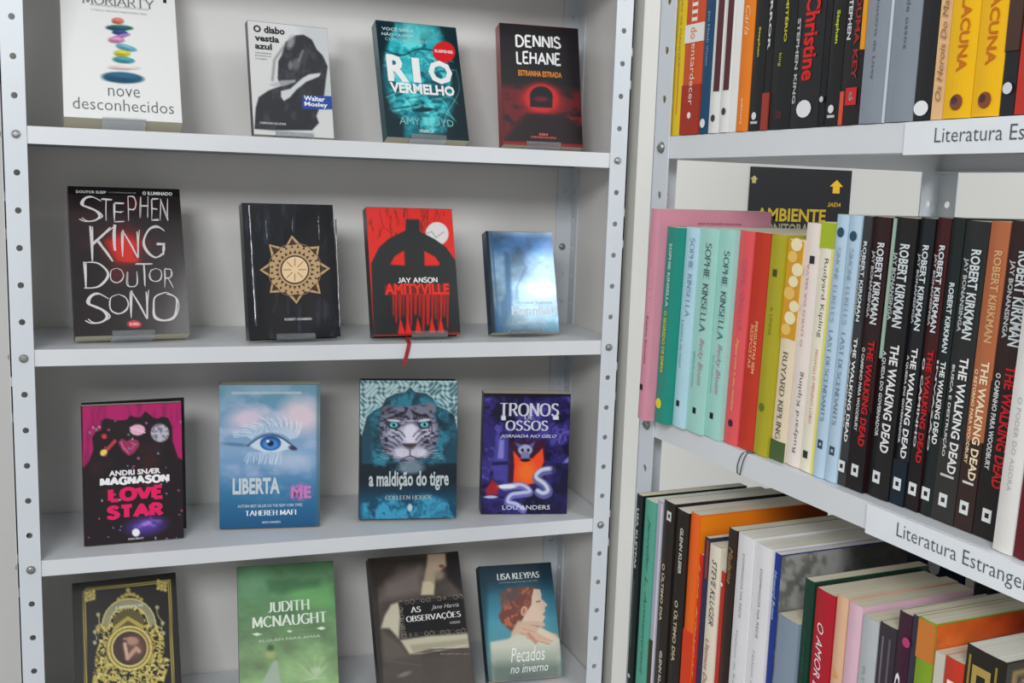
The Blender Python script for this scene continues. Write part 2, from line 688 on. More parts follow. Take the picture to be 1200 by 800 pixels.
class Sheet:
    def __init__(self, quad, nx=104, ny=150):
        (ax, ay), (bx, by), (cx, cy), (dx, dy) = quad    # TL TR BR BL in the sheet's drawing measures
        self.nx, self.ny, self.quad = nx, ny, quad
        U, V = np.meshgrid(np.linspace(0, 1, nx + 1), np.linspace(0, 1, ny + 1))
        self.U, self.V = U, V                            # V runs down from the top
        # plane map from the unit square to the quad
        A, b = [], []
        for (u, v), (x, y) in zip(((0, 0), (1, 0), (1, 1), (0, 1)), quad):
            A.append([u, v, 1, 0, 0, 0, -u * x, -v * x]); b.append(x)
            A.append([0, 0, 0, u, v, 1, -u * y, -v * y]); b.append(y)
        h = np.linalg.solve(np.array(A, float), np.array(b, float))
        self.H = np.array([[h[0], h[1], h[2]], [h[3], h[4], h[5]], [h[6], h[7], 1]])
        W = self.H[2, 0] * U + self.H[2, 1] * V + 1
        self.X = (self.H[0, 0] * U + self.H[0, 1] * V + self.H[0, 2]) / W
        self.Y = (self.H[1, 0] * U + self.H[1, 1] * V + self.H[1, 2]) / W
        self.c = np.zeros((ny + 1, nx + 1, 3))

    def uv(self, x, y):
        p = np.linalg.inv(self.H) @ np.array([x, y, 1.0])
        return p[0] / p[2], p[1] / p[2]

    def mix(self, m, col, a=1.0):
        m = np.clip(m * a, 0, 1)[..., None]
        self.c = self.c * (1 - m) + np.array(col, float) * m

    def fill(self, col):
        self.c[:] = col

    def grad(self, stops, axis='V'):
        t = getattr(self, axis)
        self.c = np.stack([np.interp(t, [s[0] for s in stops], [s[1][k] for s in stops]) for k in range(3)], -1)

    def ell(self, cx, cy, rx, ry, rot=0, soft=.2):
        c, s = math.cos(math.radians(rot)), math.sin(math.radians(rot))
        x, y = self.X - cx, self.Y - cy
        d = np.sqrt(((x * c + y * s) / rx) ** 2 + ((-x * s + y * c) / ry) ** 2)
        return np.clip((1 - d) / soft + .5, 0, 1)

    def ring(self, cx, cy, r, w, soft=3):
        d = np.abs(np.hypot(self.X - cx, self.Y - cy) - r) - w / 2
        return np.clip(.5 - d / soft, 0, 1)

    def poly(self, pts, soft=4):
        P = np.array(pts, float)
        X, Y = self.X, self.Y
        ins = np.zeros(X.shape, bool)
        dist = np.full(X.shape, 1e9)
        for i in range(len(P)):
            (x0, y0), (x1, y1) = P[i], P[(i + 1) % len(P)]
            if y0 != y1:
                cond = ((y0 > Y) != (y1 > Y)) & (X < (x1 - x0) * (Y - y0) / (y1 - y0) + x0)
                ins ^= cond
            dx, dy = x1 - x0, y1 - y0
            t = np.clip(((X - x0) * dx + (Y - y0) * dy) / (dx * dx + dy * dy + 1e-9), 0, 1)
            dist = np.minimum(dist, np.hypot(X - x0 - t * dx, Y - y0 - t * dy))
        sd = np.where(ins, dist, -dist)
        return np.clip(sd / soft + .5, 0, 1)

    def line(self, pts, w, soft=3):
        dist = np.full(self.X.shape, 1e9)
        for (x0, y0), (x1, y1) in zip(pts[:-1], pts[1:]):
            dx, dy = x1 - x0, y1 - y0
            t = np.clip(((self.X - x0) * dx + (self.Y - y0) * dy) / (dx * dx + dy * dy + 1e-9), 0, 1)
            dist = np.minimum(dist, np.hypot(self.X - x0 - t * dx, self.Y - y0 - t * dy))
        return np.clip((w / 2 - dist) / soft + .5, 0, 1)

    def rect(self, x0, y0, x1, y1, soft=3):
        return self.poly([(x0, y0), (x1, y0), (x1, y1), (x0, y1)], soft)

    def noise(self, sx, sy, seed, octv=4):
        return fbm(self.X / sx + 50, self.Y / sy + 50, seed, octv)

    def tint(self, n, amt):
        self.c = np.clip(self.c * (1 + (n[..., None] - .5) * 2 * amt), 0, 255)

    def build(self, root, w, h, y, m, name='cover_print', boost=BOOST):
        nx, ny = self.nx, self.ny
        V = np.stack([(self.U - .5) * w, np.full(self.U.shape, y), (1 - self.V) * h], -1).reshape(-1, 3)
        idx = np.arange((nx + 1) * (ny + 1)).reshape(ny + 1, nx + 1)
        F = np.stack([idx[:-1, :-1], idx[1:, :-1], idx[1:, 1:], idx[:-1, 1:]], -1).reshape(-1, 4)
        me = bpy.data.meshes.new(name)
        me.from_pydata(V.tolist(), [], F.tolist())
        a = me.color_attributes.new('ink', 'FLOAT_COLOR', 'POINT')
        c = np.clip(self.c / 255.0, 0, 1)
        l = np.where(c <= .04045, c / 12.92, ((c + .055) / 1.055) ** 2.4)
        l = np.minimum(l * boost, .9)
        buf = np.concatenate([l, np.ones(l.shape[:2] + (1,))], -1).reshape(-1).astype(np.float32)
        a.data.foreach_set('color', buf)
        me.materials.append(m)
        o = bpy.data.objects.new(name, me)
        COL.objects.link(o)
        o.parent = root
        return o


def paint_nove(S):
    S.fill((222, 222, 220))
    G = [(390, 133, 37, 20, (196, 110, 92)), (400, 173, 80, 17, (30, 92, 88)), (402, 200, 46, 15, (50, 70, 128)), (410, 222, 56, 12, (150, 110, 165)),
         (382, 245, 50, 20, (190, 130, 165)), (440, 290, 64, 18, (92, 155, 172)), (416, 324, 50, 20, (190, 180, 45)), (425, 362, 66, 20, (62, 140, 150)),
         (428, 408, 98, 14, (205, 192, 188)), (420, 466, 123, 33, (36, 84, 112))]
    rots = [5, 2, 4, -12, 3, 14, 4, 6, 2, 4]
    for (x, y, a, b, c), r in zip(G, rots):
        S.mix(S.ell(x, y, a, b, r, .25), c)
        S.mix(S.ell(x - a * .2, y + b * .4, a * .7, b * .5, r, .7), [v * .7 for v in c], .5)
        S.mix(S.ell(x + a * .1, y - b * .4, a * .6, b * .4, r, .8), [min(255, v * 1.25 + 10) for v in c], .5)
    S.mix(S.ell(372, 180, 40, 10, 5, .6), (40, 70, 80), .7)


def paint_diabo(S):
    S.fill((203, 203, 202))
    S.mix(S.poly([(340, 50), (560, 60), (570, 500), (480, 560), (430, 300)], 60), (178, 184, 186), .7)
    body = [(330, 118), (270, 160), (248, 240), (228, 275), (225, 380), (245, 425), (170, 455), (115, 495), (98, 560), (92, 685), (210, 690), (430, 685), (470, 640),
            (455, 600), (500, 470), (512, 360), (520, 300), (490, 235), (455, 200), (425, 140), (375, 112)]
    S.mix(S.poly(body, 8), (34, 36, 42))
    n = S.noise(40, 60, 5)
    S.mix(S.poly(body, 8) * np.clip((n - .52) * 5, 0, 1), (66, 68, 74), .6)
    S.mix(S.line([(265, 180), (205, 270), (195, 390)], 14, 14), (90, 92, 96), .6)
    S.mix(S.ell(300, 160, 22, 42, 15, .8), (150, 152, 155), .8)
    S.mix(S.poly([(245, 455), (300, 440), (370, 375), (410, 350), (480, 340), (470, 362), (395, 395), (335, 445), (300, 490), (262, 515), (246, 490)], 7), (196, 198, 200))
    S.mix(S.poly([(170, 420), (250, 390), (330, 385), (330, 400), (260, 425), (200, 430)], 8), (170, 172, 175), .8)
    S.mix(S.ell(335, 290, 22, 35, 10, .6), (92, 90, 92))
    S.mix(S.ell(300, 300, 14, 26, 0, .7), (120, 120, 122), .8)
    S.mix(S.line([(372, 210), (350, 270)], 12, 10), (140, 142, 145), .7)
    S.mix(S.rect(372, 478, 560, 558, 3), (28, 64, 150))


def swirl(S, seed, sc=90.0):
    n1 = S.noise(sc, sc, seed)
    n2 = S.noise(sc, sc, seed + 9)
    return fbm(S.X / sc + n1 * 3 + 5, S.Y / sc * .8 + n2 * 3 + 5, seed + 3)


def paint_rio(S):
    S.fill((12, 42, 50))
    f = S.poly([(170, 60), (390, 60), (440, 150), (470, 330), (500, 520), (450, 690), (220, 735), (215, 620), (150, 560), (115, 430), (95, 250), (120, 130)], 50)
    S.mix(f, (40, 165, 175))
    w = swirl(S, 11)
    S.mix(np.clip((w - .5) * 7, 0, 1) * f, (10, 70, 84), .8)
    S.mix(np.clip((.44 - w) * 9, 0, 1) * f, (110, 222, 222), .8)
    for pts in ([(110, 480), (210, 440), (330, 460), (500, 440)], [(150, 560), (260, 540), (330, 520)], [(95, 210), (200, 240), (300, 200), (420, 210)], [(90, 590), (200, 600)],
                [(520, 300), (540, 430), (470, 560), (440, 680)]):
        S.mix(S.line(smooth_pts(pts, 5), 9, 8), (8, 50, 62), .8)
        S.mix(S.line([(x, y + 12) for x, y in smooth_pts(pts, 5)], 5, 6), (130, 230, 228), .6)
    rng = random.Random(12)
    for k in range(26):
        x0, y0 = rng.uniform(110, 470), rng.uniform(190, 640)
        sw = rng.uniform(40, 110)
        P_ = smooth_pts([(x0, y0), (x0 + sw, y0 - rng.uniform(10, 40)), (x0 + sw * 1.7, y0 + rng.uniform(-10, 40)), (x0 + sw * 2.2, y0 + rng.uniform(0, 90))], 4)
        S.mix(S.line(P_, rng.uniform(3, 7), 7), (120, 222, 220) if k % 2 else (8, 62, 76), .55)
    S.mix(S.ell(330, 560, 62, 14, -5, .4), (10, 48, 58))
    S.mix(S.ell(320, 590, 50, 13, 8, .6), (20, 110, 122), .9)
    S.mix(S.ell(300, 95, 110, 60, 10, .9), (92, 190, 192), .7)
    S.mix(S.poly([(500, 80), (545, 300), (610, 740), (500, 730), (530, 560), (545, 420), (500, 200)], 30), (10, 34, 40))
    S.mix(S.poly([(40, 40), (160, 60), (110, 200), (70, 420), (45, 100)], 20), (10, 34, 42), .9)
    S.mix(S.poly([(85, 560), (215, 620), (215, 740), (100, 740)], 20), (14, 40, 48), .9)
    S.mix(S.ell(448, 213, 66, 62, 0, .06), (206, 30, 36))


def paint_lehane(S):
    S.fill((22, 17, 20))
    n = S.noise(60, 40, 21)
    m = S.poly([(70, 400), (560, 410), (575, 620), (440, 560), (210, 590), (90, 740)], 50)
    S.mix(m, (98, 18, 26))
    S.mix(m * np.clip((n - .5) * 5, 0, 1), (28, 12, 18), .9)
    S.mix(S.ell(322, 480, 125, 105, 0, .5) * np.clip((600 - S.Y) / 60, 0, 1), (150, 20, 24))
    S.mix(S.ell(322, 465, 100, 85, 0, .25) * np.clip((570 - S.Y) / 20, 0, 1), (190, 34, 34))
    S.mix(S.ell(320, 455, 68, 62, 0, .08) * np.clip((522 - S.Y) / 6, 0, 1), (22, 12, 18))
    S.mix(S.rect(254, 455, 386, 520, 5), (24, 14, 20))
    S.mix(S.ell(320, 470, 40, 16, 0, .9), (120, 20, 44), .8)
    S.mix(S.poly([(230, 560), (440, 560), (520, 640), (560, 735), (140, 735), (200, 640)], 20), (30, 14, 18), .85)
    S.mix(S.rect(80, 735, 600, 780, 6), (130, 22, 26))
    S.mix(S.line([(490, 560), (560, 600)], 30, 30) * (S.noise(20, 20, 8) > .5), (170, 30, 40), .8)


def paint_king(S):
    S.fill((33, 26, 28))
    n = S.noise(110, 110, 31)
    S.tint(n, .25)
    S.mix(np.clip((S.noise(150, 100, 35) - .5) * 4, 0, 1) * S.ell(300, 300, 250, 300, 0, .9), (66, 30, 34), .6)
    S.mix(S.ell(300, 320, 95, 80, 0, .9), (140, 24, 22), .7)
    S.mix(S.poly([(215, 300), (300, 265), (370, 300), (350, 390), (265, 392), (240, 350)], 40), (214, 40, 30), .9)
    S.mix(S.ell(325, 385, 50, 12, 0, .6), (215, 44, 34), .7)
    S.mix(S.ell(275, 450, 50, 45, 0, .9), (100, 20, 26), .6)
    S.mix(S.ell(338, 125, 34, 34, 0, .8), (90, 26, 30), .5)
    S.mix(S.rect(20, 40, 570, 82, 6), (12, 12, 14))
    S.mix(S.ell(347, 687, 34, 17, 2, .15), (200, 46, 62))


def paint_sun(S):
    S.fill((15, 19, 25))
    n = S.noise(30, 150, 41)
    S.mix(np.clip((n - .6) * 6, 0, 1), (38, 46, 58), .8)


def paint_amity(S):
    S.fill((212, 34, 26))
    n = S.noise(14, 60, 51)
    S.mix(np.clip((n - .62) * 9, 0, 1) * np.clip((230 - S.Y) / 60, 0, 1), (120, 20, 20), .8)
    for pts in ([(235, 50), (240, 100)], [(330, 60), (300, 140), (340, 190)], [(100, 60), (120, 140), (90, 200)], [(180, 60), (200, 130)], [(400, 70), (390, 110)], [(120, 140), (160, 170)]):
        S.mix(S.line(pts, 3, 4), (110, 16, 16), .8)
    S.mix(S.ell(386, 170, 58, 58, 0, .07), (208, 206, 204))
    S.mix(S.line([(330, 170), (360, 160), (380, 190), (420, 160)], 4, 4), (120, 110, 110), .8)
    body = [(230, 100), (296, 100), (300, 160), (370, 195), (430, 235), (485, 310), (515, 690), (75, 690), (62, 320), (100, 240), (150, 195), (228, 155)]
    S.mix(S.poly(body, 4), (34, 36, 38))
    S.mix(S.poly([(155, 325), (175, 285), (222, 255), (226, 330)], 4), (214, 34, 28))
    S.mix(S.poly([(324, 330), (322, 258), (375, 285), (402, 322), (390, 330)], 4), (214, 34, 28))
    # dripping red below the title
    rng = random.Random(4)
    x = 165
    while x < 440:
        w = rng.uniform(9, 20)
        y1 = rng.uniform(560, 665)
        S.mix(S.poly([(x, 470), (x + w, 470), (x + w * .8, y1), (x + w * .5, y1 + 16), (x + w * .2, y1)], 4), (150 + rng.random() * 66, 30, 28), .92)
        x += w + rng.uniform(2, 6)
    for x in (205, 240, 290, 360, 405):
        S.mix(S.poly([(x - 12, 670), (x, 590), (x + 24, 672)], 4), (222, 36, 26))
    S.mix(S.rect(65, 672, 520, 700, 3), (160, 30, 32), .9)
    S.mix(S.rect(128, 424, 452, 476, 5), (178, 30, 28), .55)


def paint_hannibal(S):
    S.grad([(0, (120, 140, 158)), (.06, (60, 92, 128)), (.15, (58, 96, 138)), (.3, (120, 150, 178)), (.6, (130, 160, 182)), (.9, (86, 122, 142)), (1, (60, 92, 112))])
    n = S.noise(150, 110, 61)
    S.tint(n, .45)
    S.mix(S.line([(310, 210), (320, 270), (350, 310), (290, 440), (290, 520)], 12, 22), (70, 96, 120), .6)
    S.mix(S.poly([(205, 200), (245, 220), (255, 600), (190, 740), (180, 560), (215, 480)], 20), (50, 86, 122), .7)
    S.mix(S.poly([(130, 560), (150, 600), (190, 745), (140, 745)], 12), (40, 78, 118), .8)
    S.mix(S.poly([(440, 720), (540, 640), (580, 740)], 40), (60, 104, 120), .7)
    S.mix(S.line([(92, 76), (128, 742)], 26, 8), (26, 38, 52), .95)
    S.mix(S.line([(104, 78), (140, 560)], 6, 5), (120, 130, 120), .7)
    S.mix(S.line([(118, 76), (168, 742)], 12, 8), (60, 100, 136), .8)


def paint_love(S):
    S.fill((30, 20, 25))
    n = S.noise(120, 90, 71)
    S.mix(np.clip((n - .5) * 3, 0, 1) * S.ell(300, 360, 260, 160, 0, 1), (74, 34, 34), .8)
    cur = [(40, 60), (560, 30), (560, 340), (520, 320), (492, 240), (490, 170), (470, 125), (440, 118), (415, 130), (395, 125), (355, 95), (330, 125), (300, 125), (280, 118), (262, 140),
           (215, 145), (160, 135), (138, 150), (140, 190), (110, 205), (95, 230), (100, 290), (80, 345), (50, 380)]
    S.mix(S.poly(cur, 5), (176, 26, 100))
    S.mix(S.poly(cur, 5) * np.clip((S.noise(25, 120, 75) - .5) * 4, 0, 1), (120, 18, 74), .6)
    S.mix(S.ell(316, 188, 38, 27, -5, .2), (226, 170, 196))
    S.mix(S.line([(280, 178), (352, 200)], 6, 4), (240, 200, 215))
    S.mix(S.ell(428, 200, 46, 45, 0, .15), (182, 180, 192))
    S.mix(S.ell(428, 200, 46, 45, 0, .15) * (S.noise(12, 12, 77) > .52), (110, 104, 118), .8)
    h = [(220, 250), (240, 232), (262, 245), (285, 232), (320, 240), (325, 265), (300, 300), (272, 318), (240, 290)]
    S.mix(S.poly(h, 5), (150, 46, 88))
    S.mix(S.line([(235, 250), (245, 275), (270, 300)], 6, 5), (220, 130, 165), .8)
    S.mix(S.line([(285, 250), (300, 262), (285, 285)], 5, 5), (210, 120, 150), .8)
    S.mix(S.line([(205, 245), (165, 290)], 16, 6), (190, 60, 70))
    S.mix(S.ell(150, 303, 18, 15, -40, .4), (235, 210, 100))
    S.mix(S.ell(153, 224, 13, 12, 0, .3), (205, 50, 60))
    rng = random.Random(8)
    for k in range(46):
        x, y = rng.uniform(60, 550), rng.uniform(140, 740)
        c = rng.choice([(220, 220, 225), (90, 180, 130), (190, 120, 200), (120, 160, 210), (220, 90, 130)])
        S.mix(S.ell(x, y, rng.uniform(3, 7), rng.uniform(3, 7), 0, .8), c, .8)
    S.mix(S.ell(360, 665, 95, 45, -8, .9), (74, 52, 140), .95)
    S.mix(S.ell(370, 655, 60, 20, -10, .9) * np.clip(S.noise(25, 12, 79) * 2 - .6, 0, 1), (170, 130, 220), .9)
    S.mix(S.ell(308, 698, 19, 20, 0, .2), (232, 232, 236))
    S.mix(S.rect(40, 60, 50, 760, 3), (22, 14, 20))


def paint_liberta(S):
    S.grad([(0, (104, 148, 166)), (.1, (96, 144, 170)), (.25, (112, 150, 182)), (.45, (128, 160, 194)), (.6, (98, 140, 180)), (.75, (52, 112, 152)), (1, (22, 80, 122))])
    n = S.noise(110, 70, 81)
    S.mix(np.clip((n - .42) * 4, 0, 1) * S.ell(300, 300, 290, 240, 0, .9), (182, 190, 214), .75)
    S.mix(S.ell(190, 215, 95, 50, -10, 1), (214, 196, 212), .9)
    S.mix(S.ell(455, 205, 95, 80, 20, 1), (222, 200, 208), .9)
    S.mix(S.ell(400, 430, 110, 45, 0, 1), (176, 190, 212), .7)
    rng = random.Random(5)
    for k in range(44):
        t = k / 43
        a = math.radians(205 + 130 * t)
        x0, y0 = 305 + 105 * math.cos(a), 345 + 60 * math.sin(a)
        L = rng.uniform(50, 110)
        S.mix(S.line(smooth_pts([(x0, y0), (x0 + L * .5 * math.cos(a) + 8, y0 + L * .45 * math.sin(a)), (x0 + L * math.cos(a - .3), y0 + L * .8 * math.sin(a - .3))], 3), 3.5, 4), (226, 234, 244), .7)
    for k in range(22):
        x0 = 190 + k * 8
        S.mix(S.line([(x0, 385), (x0 - 10 + rng.uniform(-10, 10), 425 + rng.uniform(0, 20))], 4, 4), (222, 230, 242), .65)
    S.mix(S.poly([(195, 350), (240, 318), (300, 302), (360, 318), (420, 352), (400, 366), (340, 384), (270, 384), (225, 366)], 8), (196, 212, 228))
    S.mix(S.ell(303, 340, 52, 36, 0, .12), (24, 72, 140))
    S.mix(S.ell(303, 345, 40, 26, 0, .5), (70, 140, 205), .9)
    S.mix(S.ell(303, 340, 16, 14, 0, .3), (10, 26, 60))
    S.mix(S.ell(290, 330, 8, 6, 0, .5), (235, 240, 250))
    S.mix(S.line(smooth_pts([(190, 352), (240, 316), (300, 298), (360, 314), (432, 368)], 4), 8, 6), (30, 52, 92), .85)
    S.mix(S.ell(412, 364, 20, 10, 20, .8), (50, 40, 78), .9)
    S.mix(S.ell(130, 345, 60, 8, 5, .9), (60, 90, 130), .6)
    S.mix(S.rect(110, 88, 455, 99, 4), (182, 198, 206), .75)
    S.mix(S.ell(450, 580, 58, 42, 0, .5) * np.clip(S.noise(12, 12, 85) * 3 - .9, 0, 1), (196, 110, 176), .9)
    S.mix(S.rect(530, 40, 548, 760, 10), (70, 96, 100), .6)


def paint_tigre(S):
    S.grad([(0, (120, 158, 164)), (.3, (110, 146, 156)), (.4, (18, 40, 52)), (.72, (10, 24, 34)), (.86, (14, 66, 92)), (1, (16, 64, 92))])
    # knotted border in the upper corners
    nb = np.sin(S.X / 8.0 + 3 * np.sin(S.Y / 17.0)) * np.sin(S.Y / 8.0 + 3 * np.sin(S.X / 17.0))
    up = np.clip((330 - S.Y) / 10, 0, 1)
    S.mix(up * np.clip(nb * 3, 0, 1), (188, 208, 204), .8)
    S.mix(up * np.clip(-nb * 3 - .6, 0, 1), (44, 74, 86), .7)
    arch = [(60, 330), (85, 240), (120, 210), (165, 190), (180, 150), (230, 125), (280, 118), (305, 92), (330, 118), (385, 125), (420, 150), (440, 190), (490, 210), (530, 240), (548, 330)]
    S.mix(S.line(arch, 9, 4), (188, 206, 200), .9)
    S.mix(S.poly(arch + [(548, 480), (60, 480)], 5), (24, 64, 80))
    f = S.poly([(95, 210), (300, 115), (400, 150), (520, 210), (540, 340), (490, 420), (480, 470), (300, 520), (160, 510), (100, 470), (120, 330)], 30)
    w = swirl(S, 91, 60)
    S.mix(f * np.clip((w - .48) * 7, 0, 1), (46, 128, 150), .8)
    S.mix(f * np.clip((.42 - w) * 7, 0, 1), (10, 34, 48), .8)
    head = [(160, 215), (200, 195), (300, 190), (395, 180), (420, 230), (445, 270), (450, 350), (425, 420), (385, 455), (310, 480), (240, 470), (170, 420), (150, 340), (150, 270)]
    S.mix(S.poly(head, 10), (112, 112, 134))
    S.mix(S.ell(190, 210, 35, 26, -30, .4), (90, 90, 108))
    S.mix(S.ell(405, 200, 33, 26, 30, .4), (110, 108, 124))
    S.mix(S.ell(307, 330, 48, 66, 0, .8), (212, 206, 224), .95)
    S.mix(S.ell(225, 325, 44, 50, 0, .9), (178, 180, 198), .8)
    S.mix(S.ell(385, 320, 40, 50, 0, .9), (190, 188, 206), .8)
    st = S.noise(26, 11, 95, 3)
    hm = S.poly(head, 10) * (1 - S.ell(305, 350, 62, 80, 0, .4))
    S.mix(hm * np.clip((st - .52) * 9, 0, 1), (28, 28, 40), .92)
    for k in range(7):
        for sgn in (-1, 1):
            x = 300 + sgn * (20 + k * 14)
            S.mix(S.line(smooth_pts([(300 + sgn * (8 + k * 5), 205 + k * 6), (x, 225 + k * 4), (x + sgn * 12, 262 + k * 10)], 3), 6, 4), (24, 24, 34), .8)
            S.mix(S.line(smooth_pts([(x + sgn * 55, 300 + k * 20), (x + sgn * 20, 320 + k * 18), (x, 345 + k * 15)], 3), 6, 4), (26, 26, 38), .75)
    for x in (222, 378):
        S.mix(S.ell(x, 285, 32, 19, 8 if x < 300 else -8, .4), (14, 20, 30))
        S.mix(S.ell(x, 284, 21, 13, 0, .3), (92, 186, 196))
        S.mix(S.ell(x, 284, 7, 9, 0, .3), (8, 14, 20))
        S.mix(S.ell(x, 262, 34, 7, 6 if x < 300 else -6, .6), (222, 222, 232), .8)
    S.mix(S.poly([(262, 378), (345, 378), (325, 405), (305, 415), (282, 405)], 7), (62, 52, 62))
    S.mix(S.ell(268, 425, 48, 28, 10, .7), (196, 194, 210), .9)
    S.mix(S.ell(345, 425, 48, 28, -10, .7), (196, 194, 210), .9)
    S.mix(S.line([(305, 410), (305, 440), (260, 458)], 5, 4), (18, 16, 24), .9)
    S.mix(S.line([(305, 440), (352, 458)], 5, 4), (18, 16, 24), .9)
    for k in range(5):
        for sg in (-1, 1):
            S.mix(S.line([(305 + sg * 40, 415 + k * 7), (305 + sg * (130 + k * 8), 400 + k * 14)], 2.5, 3), (224, 228, 236), .5)
    S.mix(S.ell(310, 500, 66, 32, 0, .6), (120, 136, 150), .85)
    low = S.poly([(60, 680), (200, 640), (400, 640), (545, 690), (545, 770), (60, 770)], 30)
    S.mix(low * np.clip((swirl(S, 99, 70) - .42) * 5, 0, 1), (62, 160, 196), .85)
    S.mix(S.ell(305, 705, 12, 20, 0, .4), (170, 200, 205))


def paint_tronos(S):
    S.fill((44, 36, 104))
    w = swirl(S, 111, 70)
    S.mix(np.clip((w - .47) * 6, 0, 1), (18, 14, 40), .9)
    S.mix(np.clip((.4 - w) * 6, 0, 1), (92, 84, 176), .8)
    S.mix(S.rect(50, 50, 590, 78, 14), (14, 12, 26), .9)
    S.mix(S.poly([(130, 300), (205, 300), (200, 580), (110, 560)], 14), (70, 66, 150), .9)
    S.mix(S.poly([(150, 330), (178, 330), (176, 440), (140, 440)], 10), (140, 136, 206), .8)
    S.mix(S.poly([(105, 460), (200, 456), (200, 476), (105, 480)], 6), (24, 20, 62), .9)
    S.mix(S.poly([(215, 340), (420, 330), (415, 590), (200, 600)], 14), (60, 22, 40), .9)
    S.mix(S.poly([(232, 395), (270, 440), (345, 440), (405, 380), (412, 460), (395, 500), (385, 580), (300, 598), (232, 580), (238, 480)], 7), (232, 74, 34))
    S.mix(S.ell(310, 520, 50, 60, 0, .9), (250, 120, 40), .7)
    S.mix(S.ell(302, 390, 42, 32, 0, .2), (160, 160, 196))
    S.mix(S.ell(302, 425, 26, 26, 0, .3), (120, 118, 160))
    for x in (286, 320):
        S.mix(S.ell(x, 392, 9, 10, 0, .3), (14, 12, 40))
    S.mix(S.ell(303, 450, 30, 10, 0, .3), (30, 14, 30))
    S.mix(S.poly([(262, 380), (240, 345), (285, 362)], 6), (88, 90, 150))
    S.mix(S.poly([(345, 380), (362, 340), (322, 362)], 6), (88, 90, 150))
    d = smooth_pts([(180, 610), (280, 602), (330, 640), (280, 650), (220, 660), (200, 700), (250, 715), (290, 745)], 4)
    S.mix(S.line(d, 42, 9), (104, 106, 176))
    S.mix(S.line([(x, y - 8) for x, y in d], 18, 9), (196, 200, 226), .9)
    d2 = smooth_pts([(460, 510), (400, 520), (370, 560), (420, 600), (440, 640), (410, 655), (380, 640)], 4)
    S.mix(S.line(d2, 50, 9), (92, 96, 150))
    S.mix(S.line([(x - 5, y - 10) for x, y in d2], 22, 10), (206, 210, 226), .9)
    S.mix(S.ell(190, 605, 60, 12, 0, .5), (226, 226, 232))
    S.mix(S.poly([(70, 620), (110, 560), (150, 610), (140, 650), (75, 655)], 12), (170, 32, 40), .9)
    S.mix(S.ell(100, 665, 40, 8, 0, .5), (200, 206, 230), .9)
    S.mix(S.line(smooth_pts([(500, 350), (520, 295), (585, 285)], 4), 6, 5), (110, 106, 180), .9)
    S.mix(S.poly([(520, 470), (560, 430), (560, 470)], 6), (120, 130, 196), .9)
    S.mix(S.poly([(450, 470), (560, 470), (550, 760), (430, 760), (470, 620)], 20), (22, 18, 58), .6)
    S.mix(S.rect(160, 188, 188, 214, 3), (212, 214, 226))
    S.mix(S.rect(464, 188, 498, 214, 3), (212, 214, 226))


def paint_gold(S):
    S.fill((34, 30, 28))
    g = (190, 172, 88)
    g2 = (222, 206, 130)
    n = S.noise(6, 6, 121, 2)
    frame = [(130, 190), (735, 105), (785, 1130), (165, 1190)]
    for a, b in (((132, 190), (160, 1180)), ((150, 170), (720, 112)), ((728, 110), (775, 1130))):
        S.mix(S.line([a, b], 20, 4), g, .9)
        S.mix(S.line([a, b], 6, 4), (40, 34, 26), .9)
    for (x, y, sx) in ((150, 195, 1), (700, 125, -1)):
        for k in range(9):
            S.mix(S.ell(x + sx * (k % 3) * 24, y + (k // 3) * 24 - (k % 3) * 6, 15, 12, k * 40, .5), g if k % 2 else (200, 186, 120), .95)
    # medallion
    blob = S.poly([(210, 420), (270, 400), (300, 330), (370, 270), (440, 250), (520, 265), (590, 320), (620, 400), (680, 440), (700, 560), (690, 640), (740, 660), (700, 800), (640, 1060), (440, 1120),
                   (250, 1080), (190, 860), (215, 640), (240, 520)], 8)
    S.mix(blob * np.clip((S.noise(17, 17, 125, 3) - .44) * 9, 0, 1), g, .95)
    S.mix(blob * np.clip((S.noise(13, 13, 127, 2) - .6) * 9, 0, 1), g2, .95)
    S.mix(S.ring(448, 420, 162, 46) * np.clip((430 - S.Y) / 20, 0, 1), (150, 148, 118), .95)
    S.mix(S.ring(448, 420, 186, 8) * np.clip((450 - S.Y) / 20, 0, 1), g2, .95)
    S.mix(S.ring(448, 420, 136, 8) * np.clip((450 - S.Y) / 20, 0, 1), g2, .95)
    S.mix(S.ell(446, 400, 110, 90, 0, .05), (96, 86, 48))
    S.mix(S.line([(350, 440), (440, 370), (540, 430)], 26, 6), g, .9)
    S.mix(S.ell(455, 580, 168, 158, 0, .04), (150, 132, 62))
    S.mix(S.ring(455, 580, 150, 10), g2)
    S.mix(S.ring(455, 580, 124, 8), (226, 214, 150))
    S.mix(S.ell(455, 580, 118, 116, 0, .04), (70, 50, 44))
    S.mix(S.ell(490, 575, 70, 80, 0, .9), (112, 84, 66), .9)
    S.mix(S.ell(475, 530, 42, 30, 0, .5), (176, 134, 116))
    S.mix(S.line([(420, 550), (440, 650)], 24, 10), (206, 170, 152))
    S.mix(S.line([(440, 650), (500, 580), (520, 600)], 30, 14), (196, 154, 136), .95)
    S.mix(S.line([(415, 515), (460, 508)], 14, 10), (186, 142, 124), .9)
    for x, y in ((232, 345), (645, 295), (210, 540), (690, 475), (210, 465), (685, 405)):
        S.mix(S.ell(x, y, 13, 15, 0, .5), (186, 186, 150), .9)
    S.mix(S.line(smooth_pts([(232, 345), (240, 400), (215, 460), (225, 520)], 3), 7, 4), (176, 172, 120), .9)
    S.mix(S.line(smooth_pts([(645, 295), (650, 350), (680, 400), (675, 470)], 3), 7, 4), (176, 172, 120), .9)
    for k in range(7):
        S.mix(S.ell(375 + k * 26, 240 - 38 * math.sin(k / 6 * PI), 15, 14, 0, .6), g, .9)
    S.mix(S.ell(440, 175, 16, 16, 0, .5), (170, 160, 100))


